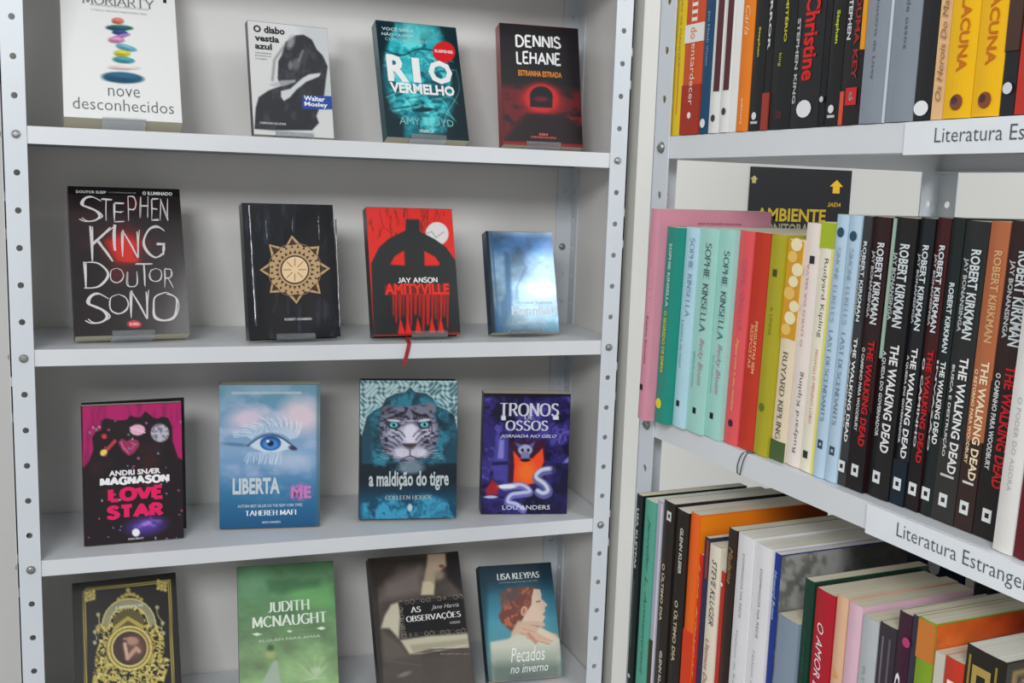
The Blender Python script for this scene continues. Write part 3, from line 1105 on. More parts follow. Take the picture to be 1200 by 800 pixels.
def paint_judith(S):
    S.grad([(0, (66, 108, 70)), (.12, (74, 116, 78)), (.3, (94, 142, 92)), (.5, (106, 138, 96)), (.75, (130, 162, 112)), (1, (136, 170, 118))])
    n = S.noise(180, 120, 131)
    S.tint(n, .3)
    S.mix(S.ell(130, 180, 110, 110, 0, 1), (108, 160, 120), .6)
    S.mix(S.poly([(370, 210), (640, 200), (650, 330), (380, 330)], 60), (112, 178, 104), .7)
    S.mix(S.poly([(230, 180), (560, 170), (560, 205), (330, 260), (240, 250)], 40), (44, 96, 58), .6)
    S.mix(S.poly([(270, 680), (205, 800), (180, 1000), (340, 1000), (310, 790), (290, 680)], 14), (160, 176, 162), .9)
    S.mix(S.ell(250, 600, 22, 22, 0, .8), (56, 84, 50), .8)
    S.mix(S.ell(250, 645, 34, 24, 0, .9), (170, 176, 110), .8)
    rng = random.Random(9)
    for k in range(40):
        a = rng.uniform(PI * .9, PI * 2.1)
        L = rng.uniform(60, 150)
        S.mix(S.line([(530, 790), (530 + L * math.cos(a), 790 + L * math.sin(a))], 5, 8), (176, 200, 158), .4)
    S.mix(S.ell(540, 740, 30, 20, 0, .9), (190, 208, 176), .6)
    for x, sg in ((135, 1), (600, -1)):
        S.mix(S.poly([(x, 515 - (x > 300) * 40), (x + sg * 30, 505 - (x > 300) * 40), (x + sg * 60, 515 - (x > 300) * 38), (x + sg * 30, 525 - (x > 300) * 38)], 4), (222, 236, 216))
    S.mix(S.line([(190, 512), (350, 498)], 3, 3), (190, 214, 180), .8)
    S.mix(S.line([(390, 494), (545, 480)], 3, 3), (190, 214, 180), .8)
    S.mix(S.ell(370, 495, 14, 7, 0, .5), (214, 230, 206))


def paint_obs(S):
    S.fill((76, 68, 62))
    n = S.noise(110, 90, 141)
    S.tint(n, .3)
    S.mix(S.poly([(40, 90), (580, 45), (590, 180), (400, 120), (240, 130), (150, 240), (90, 260)], 50), (44, 36, 32), .9)
    S.mix(S.poly([(500, 50), (590, 45), (615, 300), (520, 200)], 30), (30, 26, 26), .95)
    S.mix(S.poly([(160, 230), (360, 140), (380, 290), (200, 330), (130, 330)], 60), (124, 112, 108), .8)
    neck = [(405, 60), (510, 55), (515, 130), (480, 160), (455, 180), (440, 300), (368, 302), (385, 200), (400, 130)]
    S.mix(S.poly(neck, 16), (172, 152, 128))
    S.mix(S.poly([(368, 302), (375, 225), (420, 220), (445, 240), (440, 300)], 12), (202, 190, 160), .9)
    S.mix(S.ell(488, 132, 16, 10, 0, .6), (110, 60, 50), .9)
    S.mix(S.ell(470, 185, 30, 28, 0, .8), (150, 136, 118), .8)
    S.mix(S.poly([(150, 430), (190, 360), (250, 340), (245, 400), (235, 560), (180, 500), (130, 500)], 16), (196, 190, 168))
    S.mix(S.poly([(245, 570), (420, 545), (640, 530), (650, 610), (420, 620), (300, 655)], 14), (190, 184, 160))
    S.mix(S.poly([(300, 600), (640, 560), (640, 590), (320, 640)], 16), (150, 144, 124), .7)
    for a, b in (((320, 655), (620, 605)), ((430, 615), (640, 610)), ((480, 650), (650, 650)), ((160, 690), (370, 720))):
        S.mix(S.line([a, b], 4, 4), (206, 200, 184), .8)
    S.mix(S.poly([(130, 510), (240, 590), (300, 670), (150, 700)], 30), (100, 94, 84), .8)
    S.mix(S.poly([(150, 680), (660, 640), (670, 900), (160, 930)], 50), (84, 76, 72), .8)
    S.mix(S.ell(270, 770, 40, 12, -20, .9), (150, 146, 132), .6)
    box = [(232, 345), (612, 305), (638, 520), (260, 555)]
    S.mix(S.poly(box, 5), (20, 19, 22))
    rng = random.Random(3)
    for k in range(12):
        for (x, y) in ((245 + k * 2, 370 + k * 16), (250 + k * 32, 350 - k * 3.6), (275 + k * 31, 540 - k * 2.4)):
            S.mix(S.ring(x, y, rng.uniform(7, 13), 4, 3), (160, 154, 134), .8 if k % 3 else .3)
    S.mix(S.poly([(60, 90), (98, 86), (150, 900), (110, 900)], 10), (40, 34, 34), .6)


def paint_lisa(S):
    S.grad([(0, (14, 34, 46)), (.14, (24, 58, 74)), (.25, (46, 104, 126)), (.5, (74, 146, 166)), (.7, (84, 140, 148)), (1, (60, 96, 100))])
    S.mix(S.rect(60, 60, 110, 1000, 30), (18, 50, 62), .7)
    S.mix(S.noise(40, 50, 151) * S.rect(60, 60, 560, 250, 50), (20, 52, 68), .5)
    hair = [(190, 260), (240, 225), (330, 215), (400, 215), (440, 232), (420, 300), (395, 330), (350, 400), (300, 450), (270, 500), (200, 440), (180, 400), (200, 350)]
    S.mix(S.poly(hair, 14), (112, 62, 54))
    S.mix(S.poly(hair, 14) * np.clip((swirl(S, 155, 34) - .5) * 7, 0, 1), (176, 104, 76), .9)
    S.mix(S.poly([(195, 250), (300, 225), (320, 270), (230, 330), (195, 320)], 30), (80, 74, 76), .7)
    face = [(400, 225), (440, 228), (450, 260), (448, 285), (488, 325), (470, 345), (475, 360), (462, 380), (475, 400), (455, 440), (410, 430), (380, 450), (350, 470), (320, 440), (345, 390), (385, 330), (390, 270)]
    S.mix(S.poly(face, 7), (214, 190, 168))
    S.mix(S.ell(430, 305, 16, 6, -10, .5), (120, 90, 74), .8)
    S.mix(S.ell(415, 370, 40, 34, 0, 1), (222, 188, 170), .6)
    S.mix(S.ell(466, 388, 9, 5, 0, .6), (176, 96, 90), .8)
    S.mix(S.ell(340, 365, 20, 32, 10, .4), (206, 160, 136))
    S.mix(S.ell(340, 365, 9, 18, 10, .6), (150, 98, 80), .8)
    S.mix(S.poly([(300, 430), (380, 430), (420, 460), (520, 520), (300, 560), (255, 560), (262, 500)], 14), (200, 172, 150))
    S.mix(S.poly([(130, 560), (240, 540), (300, 510), (420, 540), (530, 520), (572, 540), (575, 900), (150, 900)], 14), (196, 198, 182))
    for k, (a, b) in enumerate((((540, 520), (330, 462)), ((530, 540), (320, 490)), ((500, 560), (360, 520)), ((460, 450), (390, 440)))):
        S.mix(S.line([a, b], 26, 8), (208, 172, 148))
        S.mix(S.line([(a[0], a[1] + 14), (b[0], b[1] + 13)], 4, 5), (150, 108, 90), .7)
    S.mix(S.line([(370, 510), (415, 560)], 24, 8), (190, 140, 120))
    S.mix(S.poly([(440, 460), (570, 540), (540, 560), (420, 500)], 10), (216, 200, 178), .9)
    S.mix(S.poly([(130, 640), (575, 610), (590, 900), (150, 900)], 90), (124, 140, 126), .6)
    S.mix(S.poly([(130, 700), (575, 690), (590, 900), (150, 900)], 60), (84, 102, 96), .7)


CR = {'nove': (60, 0, 5), 'diabo': (280, 20, 5), 'rio': (430, 20, 5), 'lehane': (570, 25, 5), 'king': (70, 210, 4), 'sun': (270, 230, 4.444), 'amity': (420, 235, 4.21),
      'hannibal': (555, 260, 5.714), 'love': (85, 460, 4.21), 'liberta': (245, 440, 4.21), 'tigre': (410, 435, 4.324), 'tronos': (555, 450, 5), 'gold': (75, 665, 5.926),
      'judith': (270, 650, 5.333), 'obs': (420, 640, 5), 'lisa': (550, 650, 5.333)}
# name: x, y, shelf, width, height, turn, lean, thickness
GEO = {
    'nove': (.1333, .060, .3, .157, .235, 4.5, 24.0, .035),
    'diabo': (.3724, .0750, .300, .1226, .1717, 8.43, 13.44, .014),
    'rio': (.5792, .0750, .300, .1350, .1986, 4.11, 22.53, .024),
    'lehane': (.7707, .0750, .300, .1350, .2029, -4.19, 14.82, .026),
    'king': (.1409, .0352, 0, .1556, .2246, 6.85, 22.44, .030),
    'sun': (.3687, .0250, 0, .1381, .2033, 7.13, 13.97, .022),
    'amity': (.5558, .0260, 0, .1405, .2035, 2.78, 17.08, .022),
    'hannibal': (.7391, .0384, 0, .1155, .1684, .17, 17.60, .022),
    'love': (.1366, .0466, -.3, .1394, .2050, 2.47, 5.70, .022),
    'liberta': (.3351, .0662, -.3, .1525, .2245, -7.63, 3.94, .044),
    'tigre': (.5525, .0552, -.3, .1574, .2242, -9.69, 6.69, .042),
    'tronos': (.7494, .0466, -.3, .1451, .2036, -12.06, 2.00, .036),
    'gold': (.1262, .0399, -.6, .1527, .2232, 4.25, 25.76, .026),
    'judith': (.3639, .0357, -.6, .1551, .2255, -2.27, 25.84, .026),
    'obs': (.5871, .0315, -.6, .1593, .2256, -.44, 32.48, .026),
    'lisa': (.7593, .0311, -.6, .1326, .1946, -4.42, 31.20, .024)}
Q = {'nove': [(69, -36.5), (203, -22.5), (213.7, 146), (75, 139)], 'diabo': [(288.5, 27.5), (383, 34.5), (392, 166), (298, 163)], 'rio': [(440, 28), (533, 34), (551, 168), (453, 166)],
     'lehane': [(585, 32), (676, 34), (684.5, 176), (589, 176)], 'king': [(79, 221.5), (210, 222), (223, 393), (88, 396)], 'sun': [(284, 240), (389, 242.5), (401, 399), (292, 401)],
     'amity': [(429, 246), (529, 246), (541, 397), (438, 396)], 'hannibal': [(570, 273), (646, 274), (656, 390), (576, 393)], 'love': [(95, 480), (212, 471), (216, 633), (98, 641)],
     'liberta': [(257, 453), (375, 453), (375, 618), (257, 621)], 'tigre': [(422, 448.5), (536, 450), (534.7, 610), (420, 611.7)], 'tronos': [(567, 461.5), (669, 463), (664, 603.5), (563.5, 603)],
     'gold': [(83, 687), (205, 674), (216, 846), (90, 866)], 'judith': [(278, 668), (391, 660), (398, 827), (281, 840)], 'obs': [(431, 658), (537, 649), (556, 806), (446, 820)],
     'lisa': [(560, 667), (645, 661), (661, 794), (573, 802)]}
WH, BLK = (228, 228, 228), (20, 20, 24)
# texts: part name, words, centre x, centre y, width, height (drawing measures), colour, style
TX = {
    'nove': [('author_lettering', 'I', 664, 10, 20, 40, (30, 30, 34), 'black'), ('author_lettering', 'MORIARTY', 395, 22, 430, 56, (110, 112, 116), 'thin'), ('subtitle_lettering', 'AUTORA DO BEST-SELLER PEQUENAS GRANDES', 400, 55, 350, 12, (150, 150, 152), 'sans'),
             ('subtitle_lettering', 'E TODA A VERDADE SOBRE NOSSAS VIDAS', 400, 82, 330, 12, (150, 150, 152), 'sans'),
             ('title_lettering', 'nove', 428, 555, 185, 48, (96, 98, 102), 'light'), ('title_lettering', 'desconhecidos', 428, 630, 585, 66, (96, 98, 102), 'light')],
    'diabo': [('title_lettering', 'O diabo', 172, 92, 182, 44, BLK, 'black'), ('title_lettering', 'vestia', 160, 146, 142, 38, BLK, 'black'), ('title_lettering', 'azul', 140, 192, 98, 38, BLK, 'black'),
              ('author_lettering', 'Walter', 442, 497, 125, 30, (235, 238, 245), 'bold'), ('author_lettering', 'Mosley', 452, 535, 138, 34, (235, 238, 245), 'bold'),
              ('subtitle_lettering', 'Uma história de', 140, 232, 92, 11, (60, 60, 62), 'sans'), ('subtitle_lettering', 'Easy Rawlins em', 140, 250, 92, 11, (60, 60, 62), 'sans'),
              ('subtitle_lettering', 'Los Angeles', 128, 268, 66, 11, (60, 60, 62), 'sans'), ('publisher_lettering', 'COMPANHIA DAS LETRAS', 200, 650, 150, 13, (190, 190, 190), 'bold')],
    'rio': [('title_lettering', 'R', 178, 318, 122, 158, WH, 'black'), ('title_lettering', 'I', 287, 326, 44, 148, WH, 'black'), ('title_lettering', 'O', 428, 335, 142, 142, WH, 'black'), ('title_lettering', 'VERMELHO', 325, 438, 378, 62, WH, 'black'),
            ('author_lettering', 'AMY LLOYD', 350, 634, 315, 42, (120, 176, 178), 'sans'), ('tagline_lettering', 'VOCÊ SABIA', 180, 92, 190, 24, (170, 200, 200), 'bold'),
            ('tagline_lettering', 'NÃO QUERIA', 180, 124, 190, 24, (170, 200, 200), 'bold'), ('tagline_lettering', 'COM QUEM VIVIA', 230, 156, 250, 22, (150, 190, 192), 'sans'),
            ('sticker_lettering', 'SUSPENSE', 446, 212, 110, 18, (235, 220, 215), 'bold'), ('publisher_lettering', 'FÁBRICA', 350, 688, 80, 22, (190, 210, 210), 'bold')],
    'lehane': [('author_lettering', 'DENNIS', 300, 135, 270, 82, WH, 'hand'), ('author_lettering', 'LEHANE', 302, 232, 262, 86, WH, 'hand'),
               ('title_lettering', 'ESTRANHA ESTRADA', 312, 322, 255, 34, (216, 134, 44), 'bold'), ('publisher_lettering', 'COMPANHIA DAS LETRAS', 335, 703, 150, 12, (196, 90, 80), 'bold'),
               ('publisher_lettering', 'MM', 335, 685, 50, 16, (196, 90, 80), 'bold')],
    'king': [('tagline_lettering', 'DOUTOR SLEEP', 145, 72, 140, 13, (190, 190, 190), 'bold'), ('tagline_lettering', 'A CONTINUAÇÃO DE', 290, 72, 130, 10, (150, 150, 150), 'sans'), ('tagline_lettering', 'O ILUMINADO', 455, 72, 145, 17, (220, 220, 220), 'bold'),
             ('publisher_lettering', 'SUMA', 347, 687, 46, 14, (235, 190, 195), 'bold')],
    'sun': [('author_lettering', 'ROBERT CHAMBERS', 355, 654, 142, 13, (190, 188, 184), 'bold')],
    'amity': [('author_lettering', 'JAY ANSON', 290, 403, 196, 30, (224, 224, 224), 'hand'), ('title_lettering', 'AMITYVILLE', 288, 448, 318, 56, (224, 44, 34), 'black')],
    'hannibal': [('title_lettering', 'Hannibal', 400, 598, 290, 62, (216, 226, 232), 'bold'), ('author_lettering', 'THOMAS HARRIS', 400, 545, 250, 18, (200, 214, 224), 'bold'),
                 ('subtitle_lettering', 'A ORIGEM DO MAL', 370, 682, 230, 15, (200, 214, 220), 'sans')],
    'love': [('author_lettering', 'ANDRI SNÆR', 303, 397, 255, 27, (230, 226, 230), 'black'), ('author_lettering', 'MAGNASON', 303, 436, 345, 44, (236, 232, 236), 'slab'),
             ('title_lettering', 'LOVE', 305, 503, 270, 72, (224, 24, 96), 'slab'), ('title_lettering', 'STAR', 305, 590, 282, 72, (224, 24, 96), 'slab'),
             ('publisher_lettering', 'MORRO BRANCO', 308, 728, 76, 10, (220, 220, 226), 'sans')],
    'liberta': [('title_lettering', 'LIBERTA', 233, 550, 232, 80, (190, 200, 206), 'black'), ('title_lettering', 'ME', 455, 582, 100, 60, (190, 120, 180), 'bold'),
                ('tagline_lettering', 'AUTORA BEST-SELLER DO THE NEW YORK TIMES', 302, 647, 320, 14, (206, 218, 226), 'sans'), ('author_lettering', 'TAHEREH MAFI', 306, 682, 252, 27, (226, 232, 236), 'serif'),
                ('publisher_lettering', 'NOVO CONCEITO', 308, 729, 92, 10, (200, 212, 222), 'bold')],
    'tigre': [('title_lettering', 'a maldição do tigre', 300, 568, 405, 100, (178, 188, 190), 'bold'), ('author_lettering', 'COLLEEN HOUCK', 298, 652, 238, 22, (150, 164, 168), 'serif')],
    'tronos': [('title_lettering', 'TRONOS', 328, 155, 345, 78, (196, 198, 210), 'serif'), ('title_lettering', 'OSSOS', 312, 248, 250, 60, (196, 198, 210), 'serif'), ('title_lettering', 'DE', 325, 200, 56, 26, (170, 172, 190), 'serif'),
               ('subtitle_lettering', 'JORNADA NO GELO', 320, 313, 330, 24, (216, 218, 226), 'italic'), ('author_lettering', 'LOU ANDERS', 308, 728, 280, 26, (216, 218, 226), 'sans')],
    'gold': [('title_lettering', 'A PRISÃO DO REI', 448, 288, 200, 26, (214, 214, 200), 'bold')],
    'judith': [('author_lettering', 'JUDITH', 365, 338, 265, 68, (220, 232, 216), 'serif'), ('author_lettering', 'MCNAUGHT', 370, 424, 470, 72, (220, 232, 216), 'serif'),
               ('title_lettering', 'ALGUÉM PARA AMAR', 370, 540, 390, 20, (196, 214, 186), 'sans')],
    'obs': [('title_lettering', 'AS', 335, 390, 60, 36, (222, 222, 218), 'serif'), ('title_lettering', 'OBSERVAÇÕES', 440, 432, 325, 48, (222, 222, 218), 'serif'), ('author_lettering', 'Jane Harris', 508, 372, 168, 32, (196, 190, 186), 'script'),
            ('subtitle_lettering', 'romance', 565, 465, 62, 14, (190, 186, 180), 'italic')],
    'lisa': [('author_lettering', 'LISA KLEYPAS', 302, 146, 268, 42, (216, 220, 218), 'serif'), ('tagline_lettering', 'AUTORA BEST-SELLER DO NEW YORK TIMES', 302, 184, 245, 10, (140, 156, 160), 'sans'),
             ('title_lettering', 'Pecados', 365, 635, 215, 88, (228, 230, 226), 'script'), ('title_lettering', 'no inverno', 375, 722, 235, 50, (228, 230, 226), 'script')]}
BK = {  # hard, spine colour, roughness, coat, metal, label
    'nove': (False, (214, 214, 210), .4, .2, 0, 'white paperback with a stack of coloured pebbles on its cover'),
    'diabo': (False, (60, 60, 64), .35, .3, 0, 'pale grey book with black crouching figure and small blue name box'),
    'rio': (False, (22, 74, 82), .3, .4, 0, 'teal book with swirling face, huge white title and round red sticker'),
    'lehane': (False, (142, 26, 34), .3, .4, 0, 'black and red book with glowing tunnel and red spine'),
    'king': (False, (24, 22, 26), .22, .6, 0, 'glossy black book with chalk scrawled lettering over a red glow'),
    'sun': (True, (13, 15, 20), .18, .8, 0, 'black hardcover in clear wrap with a golden eight-pointed sun medallion'),
    'amity': (True, (36, 34, 36), .32, .3, 0, 'red and black hardcover with house silhouette, white moon and ribbon bookmark'),
    'hannibal': (False, (34, 56, 82), .2, .8, .35, 'small shiny blue metallic paperback reflecting light, with dark creased spine'),
    'love': (False, (26, 18, 24), .4, .2, 0, 'black book with magenta curtain, planets and chunky pink title'),
    'liberta': (False, (40, 96, 124), .38, .2, 0, 'sky blue book with a large blue eye among clouds'),
    'tigre': (True, (12, 24, 34), .32, .3, 0, 'dark teal book with a white tiger face inside a patterned arch'),
    'tronos': (False, (26, 22, 62), .35, .2, 0, 'purple book with orange doorway, skull and serpents on its cover'),
    'gold': (False, (22, 20, 20), .3, .4, 0, 'black book with ornate golden frame around a round medallion portrait'),
    'judith': (False, (44, 92, 58), .4, .2, 0, 'soft green book with white serif lettering and a pale gown'),
    'obs': (False, (30, 26, 26), .4, .2, 0, 'brown grey book with black title plaque over old dress painting'),
    'lisa': (False, (14, 40, 52), .4, .2, 0, 'blue book showing a red-haired woman in profile, hand on neck')}
PAINT = {'nove': paint_nove, 'diabo': paint_diabo, 'rio': paint_rio, 'lehane': paint_lehane, 'king': paint_king, 'sun': paint_sun, 'amity': paint_amity, 'hannibal': paint_hannibal,
         'love': paint_love, 'liberta': paint_liberta, 'tigre': paint_tigre, 'tronos': paint_tronos, 'gold': paint_gold, 'judith': paint_judith, 'obs': paint_obs, 'lisa': paint_lisa}
STAND = {'nove': 'under the white pebble book', 'diabo': 'under the pale grey book with crouching figure', 'rio': 'under the teal book with round red sticker',
         'lehane': 'under the red tunnel book', 'king': 'under the chalk lettered black book', 'sun': 'under the golden sun hardcover', 'amity': 'under the red and black house book',
         'hannibal': 'under the small shiny blue book', 'gold': 'under the golden framed black book', 'judith': 'under the soft green book', 'obs': 'under the brown grey plaque book', 'lisa': 'under the blue profile portrait book'}
RX, RZV = Vector((1, 0, 0)), Vector((0, 0, 1))


LIPH = {'nove': .0016, 'hannibal': .0045, 'rio': .006, 'diabo': .006}


def book_stand(n, loc, rot, t, ybb):
    """bent clear acrylic: front lip, ledge, back rest and foot; local frame is the book's"""
    lean = -rot[0]
    th = .0014
    w = .058
    zb = -.0006
    # back foot end point on the shelf, given in the leaning frame
    wy, wz = t * math.cos(lean) + .045, -t * math.sin(lean) + .0008
    c, s = math.cos(lean), math.sin(lean)

    def loc_of(dy, dz):      # offsets in the upright frame to leaning frame
        return (dy * c - dz * s, dy * s + dz * c)
    zdrop = -(t * math.sin(lean)) - .0004
    fy, fz = loc_of(min(t * c + .1 * s + .02, .2 - ybb), zdrop)
    prof = [(-.0016, LIPH.get(n, .0065)), (-.0016, zb), (t + .0014, zb), (t + .0014, .095), (fy, fz)]
    root_mb = MB()
    n2 = len(prof)
    V, F = [], []
    for x in (-w / 2, w / 2):
        for i, (y, z) in enumerate(prof):
            a = prof[max(i - 1, 0)]
            b = prof[min(i + 1, n2 - 1)]
            d = Vector((b[0] - a[0], b[1] - a[1])).normalized()
            nn = Vector((-d.y, d.x)) * -th
            V.append((x, y, z))
            V.append((x, y + nn.x, z + nn.y))
    m = 2 * n2
    for i in range(n2 - 1):
        a, b = 2 * i, 2 * i + 2
        F.append((a, b, b + m, a + m))
        F.append((a + 1, a + 1 + m, b + 1 + m, b + 1))
        F.append((a, a + 1, b + 1, b))
        F.append((a + m, b + m, b + 1 + m, a + 1 + m))
    F.append((0, m, m + 1, 1))
    F.append((m - 2, m - 1, 2 * m - 1, 2 * m - 2))
    o = mesh_obj('book_stand', V, F, ACRYL)
    o.location = Vector(loc) + (Vector((.019, 0, 0)) if n == 'amity' else Vector((0, 0, 0)))
    o.rotation_euler = rot
    tag(o, 'clear acrylic book stand ' + STAND[n], 'book stand', 'clear acrylic stands in the bookcase')
    return o


def display_book(n):
    x, y, zs, w, h, yaw, lean, t = GEO[n]
    hard, sp, ro, co, me, label = BK[n]
    z = Z0 + zs + LIP + t * math.sin(math.radians(lean)) + (.0026 if n in STAND else .0004)
    rot = (-math.radians(lean), 0, math.radians(yaw))
    root = empty('book', (x, y, z), rot)
    tag(root, label, 'book', 'books displayed face out in the bookcase')
    cov, pg = book_body(root, w, t, h, mat(sp, ro, co, me, 'cover_stock'), PAGES, hard)
    ox, oy, k = CR[n]
    quad = [((px - ox) * k, (py - oy) * k) for px, py in Q[n]]
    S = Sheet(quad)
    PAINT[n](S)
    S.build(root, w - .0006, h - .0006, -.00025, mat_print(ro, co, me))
    wx = (math.dist(quad[0], quad[1]) + math.dist(quad[2], quad[3])) / 2
    hy = (math.dist(quad[0], quad[3]) + math.dist(quad[1], quad[2])) / 2
    for i, (nm, body, cx, cy, tw, thh, col, sty) in enumerate(TX[n]):
        u, v = S.uv(cx, cy)
        place_text(nm, root, body, Vector(((u - .5) * w, -.00055 - .00002 * i, (1 - v) * h)), RX, RZV, tw / wx * w, thh / hy * h, mat(col, .4, .1, 0, 'ink'), sty)
    if n in STAND:
        book_stand(n, (x, y, z), rot, t, y)
    return root, S


BOOK = {n: display_book(n) for n in GEO}

CHALK = mat((206, 202, 202), .6, 0, 0, 'ink')
rk, Sk = BOOK['king']
for nm, letters in (('author_lettering', [('S', 88, 200, 90, 212), ('T', 190, 242, 100, 205), ('E', 247, 300, 118, 212), ('P', 314, 356, 86, 206), ('H', 370, 412, 86, 190), ('E', 424, 462, 95, 202), ('N', 466, 508, 95, 202)]),
                    ('author_lettering', [('K', 136, 250, 230, 396), ('I', 244, 262, 222, 345), ('N', 284, 372, 245, 378), ('G', 384, 492, 222, 378)]),
                    ('title_lettering', [('D', 108, 230, 396, 522), ('O', 232, 298, 424, 496), ('U', 308, 364, 440, 515), ('T', 350, 432, 402, 512), ('O', 414, 478, 424, 490), ('R', 486, 532, 424, 520)]),
                    ('title_lettering', [('S', 116, 236, 540, 686), ('O', 228, 322, 546, 642), ('N', 324, 416, 528, 665), ('O', 432, 560, 536, 676)])):
    place_letters(nm, rk, Sk, GEO['king'][3], GEO['king'][4], letters, CHALK, 'chalk', -.0006)

# golden eight-pointed sun on the black hardcover: raised foil shapes
GOLDM = mat((182, 150, 108), .42, .1, .1, 'gold_foil')
GOLDD = mat((124, 96, 66), .45, .1, .2, 'gold_foil')
r0, S0 = BOOK['sun']
w_, h_ = GEO['sun'][3], GEO['sun'][4]


def sheet_pt(S, w, h, px, py, d):
    u, v = S.uv(px, py)
    return Vector(((u - .5) * w, d, (1 - v) * h))


cx, cy = 335, 392
star = []
tips = [(318, 212), (462, 270), (520, 386), (472, 520), (345, 572), (205, 512), (152, 392), (200, 258)]
for i, (tx, ty) in enumerate(tips):
    a = math.atan2(ty - cy, tx - cx)
    b = math.atan2(tips[(i + 1) % 8][1] - cy, tips[(i + 1) % 8][0] - cx)
    if b < a: b += 2 * PI
    m_ = (a + b) / 2
    star.append((tx, ty))
    for q in (.5,):
        ang = a + (b - a) * q
        star.append((cx + 126 * math.cos(ang), cy + 126 * math.sin(ang)))
V = [sheet_pt(S0, w_, h_, cx, cy, -.0006)] + [sheet_pt(S0, w_, h_, px, py, -.0006) for px, py in star]
mesh_obj('sun_emblem', V, [(0, i + 1, (i + 1) % len(star) + 1) for i in range(len(star))], GOLDM, r0)
V, F = [], []
rng = random.Random(2)
for i in range(24):     # dark openings in the tracery
    a = 2 * PI * i / 24
    for rad, sz in ((92, 13), (120, 11)):
        c2 = (cx + rad * math.cos(a + (rad > 100) * .13), cy + rad * math.sin(a + (rad > 100) * .13))
        n0 = len(V)
        for q, rr in ((0, 1.0), (2.2, .8), (4.1, .8)):
            V.append(sheet_pt(S0, w_, h_, c2[0] + sz * rr * math.cos(a + q), c2[1] + sz * rr * math.sin(a + q), -.0008))
        F.append((n0, n0 + 1, n0 + 2))
for tx, ty in tips:
    a = math.atan2(ty - cy, tx - cx)
    rt = math.hypot(tx - cx, ty - cy)
    n0 = len(V)
    for rr, da in ((rt - 14, 0), (132, -.16), (132, .16)):
        V.append(sheet_pt(S0, w_, h_, cx + rr * math.cos(a + da), cy + rr * math.sin(a + da), -.0008))
    F.append((n0, n0 + 1, n0 + 2))
mesh_obj('sun_tracery', V, F, mat((60, 48, 38), .5, .1, 0, 'ink'), r0)
for nm, r1, r2, m_, d in (('sun_ring', 68, 76, mat((70, 54, 40), .5, .1, 0, 'ink'), -.0009), ('sun_disc', 0, 68, mat((224, 194, 152), .4, .1, .05, 'gold_foil'), -.001), ('sun_ring', 136, 141, GOLDD, -.0007)):
    V, F = [], []
    N = 32
    for k in range(N):
        a = 2 * PI * k / N
        V.append(sheet_pt(S0, w_, h_, cx + r1 * math.cos(a), cy + r1 * math.sin(a), d))
        V.append(sheet_pt(S0, w_, h_, cx + r2 * math.cos(a), cy + r2 * math.sin(a), d))
    for k in range(N):
        F.append((2 * k, 2 * k + 1, (2 * k + 3) % (2 * N), (2 * k + 2) % (2 * N)))
    mesh_obj(nm, V, F, m_, r0)
V, F = [], []
for k in range(8):
    a = 2 * PI * k / 8
    n0 = len(V)
    for rr, da in ((20, .1), (60, .03), (60, -.03), (20, -.1)):
        V.append(sheet_pt(S0, w_, h_, cx + rr * math.cos(a + da), cy + rr * math.sin(a + da), -.0012))
    F.append((n0, n0 + 1, n0 + 2, n0 + 3))
mesh_obj('sun_engraving', V, F, GOLDD, r0)
# crinkled clear wrap along the edges of the same book
mb = MB()
for k, (px, py0, py1) in enumerate(((100, 60, 690), (545, 130, 700), (185, 130, 235), (455, 110, 235), (320, 130, 195))):
    a, b = sheet_pt(S0, w_, h_, px, py0, -.0004), sheet_pt(S0, w_, h_, px + 32 * (py1 - py0) / 600, py1, -.0004)
    V, F = [], []
    N, K = 22, 6
    hw = .0017 if k == 0 else .0011
    for i in range(N + 1):
        p = a.lerp(b, i / N)
        j = rng.uniform(-.0005, .0005)
        ww = hw * rng.uniform(.5, 1.3)
        for q in range(K + 1):
            t_ = PI * q / K
            V.append((p.x + j - ww * math.cos(t_), p.y - .0011 * math.sin(t_) * ww / hw, p.z))
    for i in range(N):
        for q in range(K):
            F.append(((K + 1) * i + q, (K + 1) * i + q + 1, (K + 1) * (i + 1) + q + 1, (K + 1) * (i + 1) + q))
    mb.add(V, F)
mb.obj('clear_wrap', mat((34, 40, 48), .14, 1.0, 0, 'wrap', 1.0), r0, True)

# ribbon of the red and black hardcover: lies over the shelf edge
ra, _ = BOOK['amity']
ra_x = GEO['amity'][0]
zsh = Z0 + LIP
V, F = [], []
pts = [(.5395, .030, .006), (.5385, .020, .0016), (.5375, .010, .0014), (.5365, .003, .0014), (.5360, .0002, .0006), (.5340, -.0012, -.008), (.5318, -.0010, -.018), (.5292, -.0014, -.028), (.5275, -.0014, -.033)]
for (px, py, pz) in pts:
    V += [(px - .0030, py, zsh + pz), (px + .0030, py, zsh + pz + .0002)]
V += [(a, b - .0005, c + (.0005 if i < 8 else 0)) for i, (a, b, c) in enumerate(V)]
n_ = len(pts)
for i in range(n_ - 1):
    a, b, c, d = 2 * i, 2 * i + 1, 2 * i + 3, 2 * i + 2
    F.append((a, b, c, d))
    F.append((a + 2 * n_, d + 2 * n_, c + 2 * n_, b + 2 * n_))
    F.append((a, d, d + 2 * n_, a + 2 * n_))
    F.append((b, b + 2 * n_, c + 2 * n_, c))
rb = mesh_obj('ribbon_bookmark', V, F, mat((150, 28, 38), .6, 0, 0, 'satin'))
mw = Matrix.Translation(Vector(ra.location)) @ ra.rotation_euler.to_matrix().to_4x4()
rb.parent = ra
rb.matrix_parent_inverse = mw.inverted()
rb['label'] = 'dark red satin ribbon'

